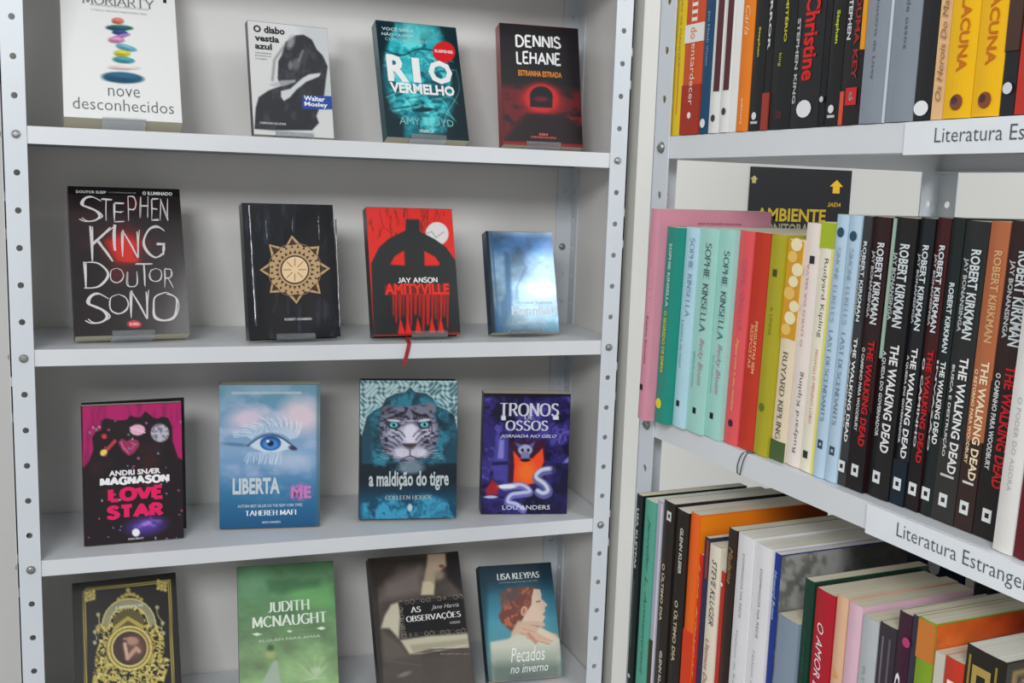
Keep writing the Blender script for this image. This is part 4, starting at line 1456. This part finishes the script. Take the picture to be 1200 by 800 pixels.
# raised open back cover of the magenta curtain book (page block swung slightly open)
rl, _ = BOOK['love']
mb = MB()
mb.box(.0, .1478, 0, .0012, .004, .2075)
fl = mb.obj('back_flap', mat((30, 18, 26), .4, .2, 0, 'cover_stock'), rl)
fl.location = (-.0690, .0235, 0)
fl.rotation_euler = (0, 0, math.radians(9))

# ------------------------------------------------------------------ spine-out books on the right unit
def C_(*a):
    return a


def spine_book(s0, s1, e, h, depth, zshelf, color, label, texts=(), marks=(), lean=0.0, hard=False, group=None, rough=.4, coat=.2, pages=PAGES, front=None, band=None, name='book'):
    """s0..s1 along the row, e depth of the spine plane, lean: shift of the top along the row"""
    t = s1 - s0
    ang = math.atan2(lean, h)
    # builder frame: spine at -x, front cover at y=0; turned so the spine faces the aisle and the front cover faces the near end of the row
    root = empty(name)
    base = RL(s1, e + depth / 2, zshelf + .0004 + abs(0.0))
    rotm = Matrix.Rotation(RROT, 4, 'Z') @ Matrix.Rotation(ang, 4, 'Y') @ Matrix.Rotation(PI / 2, 4, 'Z')
    root.matrix_world = Matrix.Translation(base) @ rotm
    if ang > 0:
        root.location = base + Vector((0, 0, 0))
    tag(root, label, 'book', group)
    cm = mat(color, rough, coat, 0, 'cover_stock')
    book_body(root, depth, t, h, cm, pages, hard, spine_round=.0012 if t > .012 else .0)
    X = -depth / 2 - .0016
    down, across = Vector((0, 0, -1)), Vector((0, -1, 0))    # reading downwards: baseline runs down, tops point to the front cover
    for tx in texts:
        body, v0, v1, u, wd, col, sty = tx[:7]
        up = len(tx) > 7 and tx[7] == 'u'
        upright = len(tx) > 7 and tx[7] == 'h'
        nm = 'title_lettering' if len(tx) < 9 else tx[8]
        o = Vector((X, t * (1 - u), (v0 + v1) / 2 * h))
        m = mat(col, .45, .1, 0, 'ink')
        if upright:
            place_text(nm, root, body, o, Vector((0, -1, 0)), Vector((0, 0, 1)), wd * t, (v1 - v0) * h, m, sty)
        elif up:
            place_text(nm, root, body, o, Vector((0, 0, 1)), Vector((0, 1, 0)), (v1 - v0) * h, wd * t, m, sty)
        else:
            place_text(nm, root, body, o, Vector((0, 0, -1)), Vector((0, -1, 0)), (v1 - v0) * h, wd * t, m, sty)
    for mk in marks:
        kind, v, u, sz, col = mk[:5]
        m = mat(col, .45, .1, 0, 'ink')
        yy, zz = t * (1 - u), (v[0] if isinstance(v, tuple) else v) * h
        mb = MB()
        Xm = X + .0002
        if kind == 'band':      # v..sz as a span of the height
            mb.box(Xm + .0001, -depth / 2 + .0003, .0001, t - .0001, v * h, sz * h)
            nm = 'spine_band'
        elif kind == 'stripe':  # u centre, sz width, over v = (v0, v1)
            mb.box(Xm, -depth / 2 + .0003, yy - sz * t / 2, yy + sz * t / 2, v[0] * h, v[1] * h) if isinstance(v, tuple) else None
            nm = 'spine_stripe'
        elif kind == 'ring':
            a = sz / 2
            b = sz / 4.2
            mb.box(X, Xm, yy - a, yy + a, zz + b, zz + a * 1.25)
            mb.box(X, Xm, yy - a, yy + a, zz - a * 1.25, zz - b)
            mb.box(X, Xm, yy - a, yy - b, zz - b, zz + b)
            mb.box(X, Xm, yy + b, yy + a, zz - b, zz + b)
            nm = 'publisher_mark'
        else:
            N = 14
            rx, rz = (sz / 2, sz / 2) if kind == 'dot' else (sz / 2, sz / 2.6)
            if kind == 'sq':
                mb.box(X, Xm, yy - rx, yy + rx, zz - rx * 1.1, zz + rx * 1.1)
            else:
                V = [(X, yy, zz)] + [(X, yy + rx * math.cos(2 * PI * k / N), zz + rz * math.sin(2 * PI * k / N)) for k in range(N)]
                mb.add(V, [(0, 1 + k, 1 + (k + 1) % N) for k in range(N)])
            nm = 'publisher_mark'
        mb.obj(nm, m, root)
    if front:
        front(root, depth, t, h)
    return root


def isz(v):
    return isinstance(v, tuple)


ZM = RZ - .3 + LIP     # top of the middle shelf
ZU = RZ + LIP
ZL = RZ - .6 + LIP
GM, GU, GL_ = 'books in the middle row of the open shelving', 'books in the top row of the open shelving', 'books in the bottom row of the open shelving'

GREEN_TXT, DK = (60, 92, 92), (66, 84, 86)
WHT = (226, 226, 224)
RED = (196, 26, 34)
PINKT = (190, 120, 150)
LZ = .0066


def pink_front(root, depth, t, h):
    # small print near the top of the pink cover
    place_text('cover_lettering', root, 'autora de best-sellers internacionais', Vector((.004, -.0004, h - .0135)), Vector((1, 0, 0)), Vector((0, 0, 1)), .055, .003, mat((120, 70, 90), .4, 0, 0, 'ink'), 'sans')


MID = [
    # s0, s1, e, h, depth, colour, label, texts, marks
    (.0150, .0332, -.0215, .2240, .140, (206, 140, 158), 'tall pink book at the far end of the middle row, taller than its neighbours',
     [('Sophie Kinsella', .27, .50, .45, .26, (120, 66, 88), 'sans'), ('menina de vinte', .52, .72, .62, .36, (226, 178, 192), 'script')], [('sq', .155, .30, .0055, (40, 26, 32))]),
    (.0336, .0548, -.0120, .2060, .135, (32, 136, 120), 'sea green book with yellow dot next to the pink one',
     [('SOPHIE KINSELLA', .60, .92, .5, .24, (176, 216, 206), 'bold'), ('O SEGREDO DE EMMA', .26, .58, .45, .26, (196, 190, 60), 'bold')], [('dot', .10, .40, .011, (214, 204, 44))]),
    (.0552, .0775, -.0030, .2070, .135, (176, 212, 224), 'pale blue book between sea green and mint spines',
     [('SOPHIE KINSELLA', .56, .95, .66, .34, (130, 140, 176), 'thin'), ('Lembra de mim?', .30, .54, .35, .2, (120, 150, 176), 'sans')], [('sq', .12, .42, .0055, (24, 30, 34))]),
    (.0780, .1070, -.0010, .2074, .135, (158, 206, 196), 'first mint book, beside the pale blue one',
     [('SOPHIE KINSELLA', .50, .93, .62, .34, DK, 'thin'), ('Becky Bloom', .24, .47, .62, .34, (176, 122, 140), 'script'), ('delírios de consumo', .22, .40, .25, .14, (130, 160, 160), 'sans')], [('sq', .11, .5, .0055, (20, 26, 28))]),
    (.1075, .1325, .0020, .2078, .135, (156, 206, 196), 'second mint book, touching the coral red spine',
     [('SOPHIE KINSELLA', .48, .90, .62, .36, DK, 'thin'), ('Becky Bloom', .22, .46, .62, .36, (176, 122, 140), 'script'), ('em Hollywood', .22, .40, .25, .14, (130, 160, 160), 'sans')], [('sq', .11, .45, .0055, (20, 26, 28))]),
    (.1330, .1550, .0071, .2075, .135, (220, 84, 88), 'coral red book with yellow script, right after the mint pair',
     [('SOPHIE KINSELLA', .54, .88, .55, .34, (196, 100, 130), 'thin'), ('Fiquei com o seu número', .16, .50, .5, .26, (232, 196, 130), 'script')], [('dot', .10, .5, .0075, (60, 26, 60))]),
    (.1555, .1790, .0083, .2069, .135, (190, 52, 30), 'brick red book with small upper lettering, before the olive one',
     [('PERGUNTAS SEM', .36, .60, .62, .2, (232, 170, 120), 'bold'), ('RESPOSTAS', .38, .58, .36, .2, (226, 150, 110), 'bold')], []),
    (.1795, .2000, .0085, .2067, .135, (168, 158, 34), 'olive green book between brick red and patterned orange spines',
     [('A LINHA', .55, .68, .5, .2, (120, 120, 30), 'sans')], [('sq', .83, .5, .006, (70, 70, 24)), ('dot', .22, .4, .008, (96, 110, 34))]),
    (.2005, .2212, .0120, .2032, .135, (222, 206, 178), 'cream book with orange mottled upper spine',
     [('RUYARD KIPLING', .10, .50, .5, .34, (70, 74, 70), 'thin')], [('band', .56, 0, .995, (206, 150, 40)), ('band', 0, 0, .09, (70, 92, 50))] +
     [('oval', .60 + k * .054, .38 + .2 * (k % 3), .0135 + .002 * (k % 2), (238, 220, 176) if k % 3 else (226, 186, 96)) for k in range(8)]),
    (.2217, .2420, .0130, .2186, .135, (226, 214, 204), 'first cream book with black serif name, top sticking up',
     [('Rudyard Kipling', .06, .40, .62, .30, (60, 60, 62), 'light', 'u'), ('O LIVRO DA SELVA', .50, .84, .40, .16, (196, 130, 140), 'sans', 'u')], [('sq', .855, .6, .0062, (40, 44, 44))]),
    (.2425, .2615, .0122, .2201, .135, (228, 222, 200), 'second cream book with lime green top band and yellow edge',
     [('Rudyard Kipling', .55, .86, .55, .34, (60, 60, 62), 'light'), ('MOWGLI O MENINO LOBO', .20, .50, .5, .2, (206, 120, 120), 'sans')], [('band', .90, 0, .999, (160, 178, 40)), ('sq', .07, .4, .006, (40, 44, 44)), ('stripe', (0.0, .9), .93, .14, (222, 214, 110))]),
    (.2620, .2765, .0110, .2274, .140, (176, 200, 218), 'first icy blue book with round globe mark',
     [('SIMONE ELKELES', .60, .88, .5, .34, (140, 158, 176), 'thin'), ('LAST DESCENDANTS', .22, .57, .5, .34, (96, 120, 134), 'thin')], [('dot', .935, .5, .0085, (38, 74, 92)), ('ring', .13, .5, .006, (50, 64, 74))]),
    (.2770, .2915, .0114, .2273, .140, (174, 198, 216), 'second icy blue book with globe mark, beside the grey black one',
     [('SIMONE ELKELES', .60, .88, .5, .34, (140, 158, 176), 'thin'), ('LAST DESCENDANTS', .22, .57, .5, .34, (96, 120, 134), 'thin')], [('dot', .925, .5, .0085, (38, 74, 92)), ('ring', .12, .5, .006, (50, 64, 74))]),
]
TW = [  # s0, s1, e, h, colour, title colour, label, small
    (.2920, .3020, .0124, .2272, (52, 52, 54), WHT, 'thin charcoal book with white vertical title, next to the icy blue pair', 'A ASCENSÃO'),
    (.3025, .3220, .0137, .2269, (40, 16, 18), RED, 'black book with red title, second of the zombie series from the blue ones', 'O CAMINHO PARA WOODBURY'),
    (.3225, .3476, .0160, .2272, (24, 22, 24), WHT, 'wide black book with pale green strip and white title', 'A QUEDA DO GOVERNADOR'),
    (.3481, .3632, .0180, .2278, (22, 26, 30), WHT, 'black book with white title and blue-black foot, in front of a pale page edge', 'A QUEDA DO GOVERNADOR'),
    (.3640, .3778, .0190, .2287, (58, 14, 18), RED, 'dark red topped book with red title in the zombie series', 'O CAMINHO'),
    (.3783, .3908, .0190, .2293, (18, 30, 28), WHT, 'very dark green narrow book with low white title', 'INVASÃO'),
    (.3913, .4132, .0190, .2274, (34, 36, 36), WHT, 'black book with bluish white author name, before the tan spine', 'BUSCA E DESTRUIÇÃO'),
    (.4137, .4307, .0190, .2281, (170, 98, 62), (236, 214, 180), 'tan orange book fading to dark brown at its foot', 'O RETORNO PARA WOODBURY'),
    (.4312, .4555, .0190, .2289, (44, 24, 22), RED, 'dark brown book with long red title beside the white one', 'O CAMINHO PARA WOODBURY'),
]
for i, (s0, s1, e, h, d, col, lab, tx, mk) in enumerate(MID):
    spine_book(s0, s1 - .0004, e, h, d, ZM, col, lab, tx, mk, lean=LZ, group=GM, front=pink_front if i == 0 else None)
for i, (s0, s1, e, h, col, tc, lab, small) in enumerate(TW):
    w2 = (s1 - s0) > .018
    tx = [('ROBERT KIRKMAN', .62 if i != 5 else .56, .91 if i != 5 else .79, .62, .42, (206, 214, 216) if i != 7 else (206, 160, 110), 'bold', 'd', 'author_lettering'),
          ('THE WALKING DEAD', .17 if i != 5 else .25, .56 if i != 5 else .53, .66, .38 if w2 else .42, tc, 'bold', 'd'),
          (small, .22, .53, .24, .18, (200, 200, 200) if i != 7 else (230, 200, 160), 'bold', 'd', 'subtitle_lettering')]
    if i not in (5, 7):
        tx.append(('JAY BONANSINGA', .64, .88, .24, .22, (176, 180, 180), 'bold', 'd', 'author_lettering'))
    mk = [('ring', .075, .45, .0078, (214, 216, 216))]
    if i == 2: mk.append(('stripe', (.50, .995), .07, .12, (150, 178, 160)))
    if i == 1: mk.append(('band', 0, 0, .30, (24, 18, 20)))
    if i == 3: mk.append(('band', 0, 0, .16, (16, 30, 42)))
    if i == 4: mk.append(('band', 0, 0, .35, (26, 16, 18)))
    if i in (6,): mk += [('band', .0, 0, .28, (48, 46, 44)), ('stripe', (.155, .163), .5, .6, (196, 196, 196))]
    if i == 7: mk += [('band', 0, 0, .30, (50, 34, 30)), ('stripe', (.155, .163), .5, .6, (206, 206, 206))]
    if i == 8: mk.append(('band', 0, 0, .5, (28, 22, 22)))
    spine_book(s0, s1 - .0004, e, h, .150, ZM, col, lab, tx, mk, lean=LZ, group=GM, rough=.35, coat=.3, pages=PAGES_W if i == 3 else PAGES)
spine_book(.4600, .4760, .0060, .2218, .150, ZM, (214, 212, 208), 'white book with faint grey lettering beside the dark brown zombie one', [('O PODER DO AGORA', .2, .5, .5, .22, (170, 170, 172), 'sans')], [], lean=LZ, group=GM)
spine_book(.4765, .4960, .0070, .2297, .150, ZM, (96, 16, 26), 'wine red book at the near end of the middle row', [], [], lean=LZ, group=GM)
spine_book(.4965, .5240, .0070, .2190, .150, ZM, (60, 60, 70), 'slate grey book closing the near end of the middle row', [], [], lean=LZ, group=GM)

YT = (196, 190, 50)
TOP = [
    (.0100, .0307, .004, .215, (214, 184, 20), 'yellow book at the far end of the top row', [('TODAS AS MANHÃS', .33, .72, .5, .2, (150, 120, 30), 'sans')], [('stripe', (.10, .34), .5, .10, (206, 120, 30))]),
    (.0312, .0650, .002, .225, (196, 74, 34), 'orange red book with white square, second in the top row', [('flores', .49, .68, .5, .30, (226, 220, 210), 'thin'), ('do', .42, .47, .5, .34, (220, 120, 60), 'sans'), ('entardecer', .13, .40, .55, .26, (230, 206, 190), 'sans')],
     [('band', .405, 0, .485, (220, 218, 214)), ('dot', .085, .5, .0065, (226, 222, 214)), ('band', 0, 0, .22, (160, 46, 28))]),
    (.0655, .0815, .002, .228, (18, 66, 100), 'deep blue book with white bird mark near its foot', [('Jim Mitch Vivien', .29, .52, .5, .28, (150, 176, 196), 'serif' if False else 'sans')], [('dot', .045, .5, .009, (214, 220, 224))]),
    (.0820, .0998, .002, .222, (220, 220, 216), 'first white book with maroon stripe, next to the deep blue one', [], [('stripe', (.18, .99), .62, .52, (84, 40, 44)), ('dot', .065, .5, .007, (60, 60, 62))]),
    (.1000, .1168, .002, .222, (220, 220, 216), 'second white book with maroon stripe', [], [('stripe', (.18, .99), .55, .52, (84, 40, 44)), ('dot', .09, .5, .007, (60, 60, 62))]),
    (.1172, .1278, .002, .224, (226, 226, 222), 'narrow plain white book beside the bright orange one', [], []),
    (.1282, .1470, .002, .220, (226, 122, 18), 'bright orange book with pale script before the black block', [('Carla', .40, .52, .5, .4, (240, 200, 150), 'script'), ('editora', .03, .14, .5, .18, (246, 220, 190), 'sans')], []),
    (.1474, .1668, .002, .221, (24, 24, 26), 'black book with small yellow name and white foot mark', [('Stephen', .30, .42, .5, .2, YT, 'bold')], [('dot', .06, .5, .007, (214, 214, 214)), ('stripe', (.028, .038), .5, .5, (190, 190, 190))]),
    (.1672, .1772, .002, .221, (26, 24, 26), 'thin black book with red foot stripe and white letters', [('TERROR', .32, .60, .5, .36, (206, 206, 206), 'bold')], [('band', 0, 0, .15, (150, 56, 44))]),
    (.1776, .2076, .002, .228, (22, 23, 24), 'thick black book with yellow lettering and dark foot', [('O CEMITÉRIO', .33, .60, .6, .16, YT, 'bold'), ('king', .24, .29, .4, .16, YT, 'sans')], [('stripe', (.04, .07), .5, .3, (70, 30, 40))]),
    (.2080, .2450, .002, .232, (30, 31, 34), 'thick charcoal book with red spiky title and white oval', [('Christine', .17, .475, .60, .50, (206, 28, 26), 'hand' if False else 'bold'), ('STEPHEN KING', .09, .40, .13, .12, (176, 176, 176), 'bold')], [('oval', .068, .52, .0195, (220, 222, 224))]),
    (.2454, .2532, .002, .226, (16, 16, 18), 'very thin black book after the charcoal one with oval', [], [('dot', .10, .5, .005, (190, 190, 190))]),
    (.2536, .2706, .002, .222, (24, 24, 26), 'black book with yellow green name in the middle of the top row', [('Stephen', .30, .42, .5, .3, (190, 200, 40), 'bold')], [('dot', .062, .5, .007, (214, 214, 214)), ('stripe', (.03, .04), .5, .5, (190, 190, 190))]),
    (.2710, .2944, .002, .226, (30, 24, 26), 'black book with red lettering and a red box near its foot', [('DUMA KEY', .16, .45, .66, .26, (150, 40, 40), 'bold'), ('STEPHEN', .30, .46, .25, .2, (206, 206, 206), 'bold')],
     [('sq', .10, .6, .0125, (196, 36, 40)), ('dot', .10, .6, .007, (226, 210, 205)), ('stripe', (0, .12), .12, .18, (206, 80, 60)), ('stripe', (.26, .99), .93, .16, (222, 150, 30))]),
    (.2948, .3240, .002, .226, (132, 140, 150), 'first steel grey book with dark small title', [('A história de Lisey', .15, .46, .42, .14, (84, 88, 94), 'sans')], [('stripe', (0, .99), .97, .05, (196, 204, 210))]),
    (.3244, .3532, .002, .226, (130, 138, 148), 'second steel grey book, next to the black one with oval badge', [('saco de ossos', .24, .50, .55, .14, (84, 88, 94), 'sans')], []),
    (.3536, .3705, .002, .223, (28, 28, 31), 'black book with white oval badge, before the peach spine', [], [('oval', .04, .5, .0145, (226, 228, 230))]),
    (.3709, .3820, .002, .222, (222, 178, 128), 'narrow peach book with brown italic title', [('Os Herois Do Mar', .06, .40, .6, .52, (140, 100, 70), 'italic', 'u')], []),
    (.3824, .4080, .002, .225, (240, 180, 10), 'first bright yellow book with orange capitals', [('LACUNA', .145, .375, .56, .36, (196, 106, 16), 'bold')], [('dot', .05, .5, .0115, (130, 70, 40)), ('dot', .055, .42, .006, (90, 80, 110))]),
    (.4084, .4325, .002, .225, (240, 178, 10), 'second bright yellow book with orange capitals, beside the black mottled one', [('LACUNA', .155, .395, .56, .36, (196, 106, 16), 'bold')], [('dot', .05, .5, .0115, (130, 70, 40)), ('dot', .055, .42, .006, (90, 80, 110))]),
    (.4329, .4445, .002, .225, (32, 30, 34), 'black book with brown mottled top and round white mark', [], [('band', .19, 0, .99, (70, 50, 40)), ('dot', .08, .5, .008, (206, 208, 210))]),
    (.4449, .4720, .002, .228, (190, 50, 38), 'warm red book at the near end of the top row', [], []),
    (.4724, .4950, .002, .224, (70, 74, 92), 'dusty blue book closing the near end of the top row', [], []),
]
for (s0, s1, e, h, col, lab, tx, mk) in TOP:
    spine_book(s0, s1 - .0004, e, h, .145, ZU, col, lab, tx, mk, lean=.002, group=GU, rough=.38, coat=.25)


def cover_orange(root, depth, t, h):
    S = Sheet([(0, 0), (140, 0), (140, 220), (0, 220)], 30, 46)
    S.grad([(0, (232, 130, 24)), (.2, (236, 120, 20)), (1, (220, 70, 20))])
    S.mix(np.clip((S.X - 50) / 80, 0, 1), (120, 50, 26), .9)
    S.build(root, depth - .001, h - .001, -.00025, mat_print(.35, .3))


def cover_photo(root, depth, t, h):
    S = Sheet([(0, 0), (140, 0), (140, 220), (0, 220)], 50, 70)
    S.fill((150, 150, 146))
    S.mix(np.clip((S.noise(9, 9, 3) - .48) * 8, 0, 1), (92, 92, 86), .8)
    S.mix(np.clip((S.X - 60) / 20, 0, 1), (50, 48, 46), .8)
    S.build(root, depth - .001, h - .001, -.00025, mat_print(.35, .3))


def cover_sunset(root, depth, t, h):
    S = Sheet([(0, 0), (140, 0), (140, 220), (0, 220)], 40, 60)
    S.grad([(0, (206, 92, 36)), (.10, (206, 106, 44)), (.16, (190, 130, 60)), (.22, (110, 140, 50)), (1, (120, 160, 40))])
    S.mix(np.clip((S.X - 20) / 60, 0, 1) * np.clip((40 - S.Y) / 12, 0, 1), (190, 60, 24), .9)
    S.tint(S.noise(20, 12, 6), .25)
    S.build(root, depth - .001, h - .001, -.00025, mat_print(.35, .3))


def cover_gold(root, depth, t, h):
    S = Sheet([(0, 0), (140, 0), (140, 220), (0, 220)], 60, 90)
    S.fill((44, 36, 26))
    S.mix(S.line([(8, 8), (132, 8), (132, 212), (8, 212), (8, 8)], 4, 2), (150, 124, 60), .9)
    for k in range(5):
        S.mix(S.ring(22 + 4 * k, 22 + 5 * k, 9, 2.5, 2), (160, 136, 70), .9)
    S.build(root, depth - .001, h - .001, -.00025, mat_print(.3, .4))


LOW = [
    (-.0195, -.0045, .003, .2180, .135, (20, 30, 30), 'black narrow book at the far end of the bottom row', [('LISA KLEYPAS', .62, .93, .5, .34, (190, 196, 196), 'bold'), ('ESCÂNDALOS NA PRIMAVERA', .20, .56, .5, .22, (110, 130, 130), 'sans')], [('dot', .05, .5, .005, (180, 190, 190))], None, .003),
    (-.0005, .0245, .003, .2170, .150, (84, 160, 138), 'teal green book with dark script, second in the bottom row', [('Jennifer L. Armentrout', .10, .92, .55, .34, (44, 104, 96), 'script')], [], None, .005),
    (.0250, .0375, .003, .2210, .150, (170, 166, 186), 'lilac grey narrow book after the teal one', [], [('band', 0, 0, .3, (60, 52, 40)), ('stripe', (0, .99), .9, .2, (206, 206, 212))], None, .004),
    (.0380, .0625, .003, .2250, .150, (36, 28, 24), 'first dark brown book with cream capitals', [('O ÚLTIMO DIA', .42, .70, .40, .3, (196, 180, 150), 'bold'), ('GLENN KLEIER', .06, .28, .62, .26, (206, 200, 186), 'bold')], [('ring', .935, .6, .008, (206, 206, 206))], None, .003),
    (.0630, .0893, .003, .2220, .150, (34, 26, 22), 'second dark brown book with cream capitals, touching the orange cover', [('O ÚLTIMO DIA', .27, .57, .55, .34, (196, 180, 150), 'bold'), ('GLENN KLEIER', .70, .92, .6, .26, (206, 200, 186), 'bold')], [], None, .001),
    (.0900, .1090, .003, .2250, .160, (226, 96, 22), 'tall orange book whose flame orange front cover shows', [], [('band', 0, 0, .45, (212, 60, 24))], cover_orange, .001),
    (.1095, .1165, .003, .1860, .130, (196, 44, 30), 'thin red book hidden low against the orange cover', [('Lisa Kleypas', .3, .95, .5, .6, (226, 170, 130), 'script')], [], None, -.001),
    (.1170, .1262, .003, .2060, .140, (40, 44, 76), 'thin navy book left against the cream one', [], [('stripe', (.8, .99), .8, .3, (130, 60, 40))], None, -.003),
    (.1266, .1480, .003, .2020, .140, (222, 212, 192), 'cream book with bold black italic name', [('STEVE KLUGER', .60, .93, .6, .42, (44, 42, 44), 'italic'), ('Últimos Dias de Verão', .05, .52, .45, .42, (150, 60, 50), 'script')], [], None, .003),
    (.1484, .1556, .003, .1800, .130, (176, 46, 36), 'thin brick red book between cream and dark brown spines', [], [('dot', .93, .5, .004, (230, 226, 220))], None, .0),
    (.1560, .1712, .003, .2260, .145, (44, 30, 26), 'dark brown book with gilt script top', [('Madame', .76, .92, .55, .5, (170, 130, 80), 'script'), ('KATE MORTON', .05, .3, .5, .22, (130, 120, 110), 'sans')], [], None, -.001),
    (.1720, .1985, .003, .2260, .150, (216, 214, 216), 'first white book with pale grey letters in the bottom row', [('DOMINGOS NA REDE', .64, .92, .5, .14, (130, 132, 138), 'sans'), ('Nelson da Rocha Pinheiro', .12, .58, .4, .14, (150, 152, 158), 'light')], [], None, -.001),
    (.1990, .2272, .003, .2240, .150, (218, 216, 218), 'second white book with pale grey letters, touching the royal blue one', [('DOMINGOS NA REDE', .60, .90, .5, .14, (120, 122, 128), 'sans'), ('Nelson da Rocha Pinheiro', .10, .54, .4, .14, (150, 152, 158), 'light')], [], None, -.001),
    (.2280, .2378, .003, .2220, .150, (20, 48, 130), 'royal blue book with grey photo front cover', [('Howard Buten', .72, .93, .5, .5, (176, 196, 226), 'script')], [], cover_photo, -.001),
    (.2384, .2700, .003, .1680, .130, (128, 142, 158), 'short blue grey book lower than all its neighbours', [], [], None, -.001),
    (.2712, .2850, .003, .2120, .130, (14, 56, 42), 'dark bottle green book', [('A PROMESSA', .3, .8, .5, .3, (30, 80, 60), 'sans')], [], None, -.001),
    (.2866, .3118, .003, .2085, .122, (172, 22, 40), 'crimson book with bold white italic title', [('O AMOR DE UMA PRISIONEIRA', .02, .86, .42, .34, (226, 220, 222), 'italic')], [], None, -.001),
    (.3124, .3260, .003, .2120, .122, (216, 172, 140), 'peach book with orange title, right after the crimson one', [('A COR DO LEITE', .2, .70, .5, .5, (226, 150, 60), 'italic')], [], None, -.002),
    (.3272, .3430, .003, .2110, .122, (214, 176, 190), 'pale pink book with red title', [('VÁ EM TEMPO', .1, .62, .5, .5, (216, 80, 80), 'italic')], [], None, -.002),
    (.3440, .3622, .003, .2060, .135, (176, 180, 182), 'pale grey narrow book in the middle of the bottom row', [('antologia', .4, .8, .4, .3, (140, 160, 158), 'sans')], [], None, .0),
    (.3630, .3815, .003, .2080, .135, (54, 46, 54), 'dark ribbed grey purple book', [], [('stripe', (.2, .95), .3, .1, (110, 100, 110)), ('stripe', (.15, .95), .7, .1, (96, 88, 96))], None, .0),
    (.3822, .3958, .003, .2250, .140, (60, 26, 46), 'black and magenta book with white capitals', [('CRIMSON', .25, .78, .40, .44, (226, 222, 226), 'bold')], [('dot', .90, .8, .008, (176, 60, 110)), ('dot', .55, .9, .009, (176, 60, 110)), ('dot', .35, .85, .008, (176, 60, 110))], None, -.002),
    (.3962, .4020, .003, .2270, .140, (50, 48, 60), 'very thin dark grey book with pale letters', [('O DIÁRIO', .3, .7, .5, .5, (150, 160, 176), 'bold')], [], None, -.002),
    (.4025, .4195, .003, .2280, .165, (124, 154, 38), 'lime green book with orange top and sunset front cover', [], [('band', .86, 0, .995, (196, 118, 50))], cover_sunset, -.001),
    (.4205, .4300, .003, .2080, .140, (196, 192, 178), 'pale stone coloured thin book', [('contos', .5, .85, .5, .4, (120, 118, 110), 'sans')], [], None, -.001),
    (.4306, .4480, .003, .2090, .140, (190, 56, 34), 'red orange book with white initial beside the gilt one', [('P', .82, .92, .5, .5, (230, 224, 216), 'bold', 'd')], [], None, .001),
    (.4486, .4830, .003, .2260, .150, (36, 30, 24), 'thick black book with gilt scroll ornament on spine', [], [('ring', .90, .45, .016, (170, 146, 76)), ('stripe', (.1, .97), .12, .04, (150, 126, 60)), ('stripe', (.1, .97), .8, .04, (150, 126, 60)), ('dot', .80, .45, .006, (190, 190, 190))], cover_gold, .001),
]
for (s0, s1, e, h, d, col, lab, tx, mk, fr, ln) in LOW:
    e0 = min(.003, -.0215 + .0245 * max(0.0, (s0 + .0195)) / .32)      # the row stands a little proud at the far end
    ln = .0015
    s0, s1 = [q + (.971 - q) / .599 * (.003 - (min(.003, -.0215 + .0245 * max(0.0, (q + .0195)) / .32))) for q in (s0, s1)]
    e = e0
    spine_book(s0, s1 - .0004, e, h, d, ZL, col, lab, tx, mk, lean=ln, group=GL_, rough=.4, coat=.2, front=fr, pages=PAGES_W if d == .15 else PAGES)

# second row standing behind on the bottom shelf
for (s0, s1, h, col, lab, tx) in [
    (.085, .112, .222, (150, 132, 104), 'tan book standing in the hidden back row', []),
    (.114, .130, .222, (90, 70, 54), 'brown book in the back row behind the lower books', []),
    (.132, .156, .222, (176, 156, 122), 'light tan book in the back row', []),
    (.158, .182, .222, (70, 50, 42), 'dark brown book in the back row beside the navy one', []),
    (.184, .262, .228, (20, 34, 66), 'navy book with large white letters in the back row', [('PL', .56, .93, .45, .40, (206, 210, 216), 'bold')]),
    (.264, .274, .190, (222, 218, 206), 'thin white book standing behind the crimson one', []),
    (.276, .300, .225, (40, 52, 44), 'dark green book in the back row', []),
    (.302, .330, .225, (34, 34, 38), 'black book in the back row', []),
    (.332, .360, .222, (90, 84, 74), 'grey brown book at the near end of the back row', [])]:
    spine_book(s0, s1, .205, h, .14, ZL, col, lab, tx, [], group='books in the back row of the bottom shelf')


# ------------------------------------------------------------------ wall sign behind the open shelving
sx0, sx1, sz1 = 1.112, 1.311, Z0 + .3005
mb = MB()
mb.box(sx0, sx1, -.003, -.0002, sz1 - .29, sz1)
sign = mb.obj('wall_sign', mat((16, 17, 21), .4, .3, 0, 'sign_board'))
tag(sign, 'black sign with yellow capitals and up arrow on the white wall', 'sign')
YG = mat((196, 166, 40), .5, 0, 0, 'ink')
YB = mat((236, 186, 30), .5, 0, 0, 'ink')
GW = mat((150, 146, 110), .5, 0, 0, 'ink')
place_text('lettering', sign, 'AMBIENTE', Vector((sx0 + .083, -.0034, sz1 - .0785)), RX, RZV, .137, .022, YG, 'bold')
place_text('lettering', sign, 'MONITORADO', Vector((sx0 + .083, -.0034, sz1 - .1015)), RX, RZV, .125, .017, GW, 'bold')


def arrow(px, pz, s, m):
    V = [(px, 0, pz + s), (px + s, 0, pz + .15 * s), (px + .52 * s, 0, pz + .15 * s), (px + .52 * s, 0, pz - .7 * s), (px - .52 * s, 0, pz - .7 * s), (px - .52 * s, 0, pz + .15 * s), (px - s, 0, pz + .15 * s)]
    V = [(a, -.0034, c) for a, b, c in V]
    mesh_obj('arrow', V, [(0, 1, 6), (2, 3, 4, 5)], m, sign)


arrow(sx0 + .169, sz1 - .030, .0135, YB)
arrow(sx0 + .002 + .004, sz1 - .022, .0075, mat((190, 180, 110), .5, 0, 0, 'ink'))
place_text('lettering', sign, 'SAÍDA', Vector((sx0 + .167, -.0034, sz1 - .058)), RX, RZV, .026, .009, YB, 'italic')
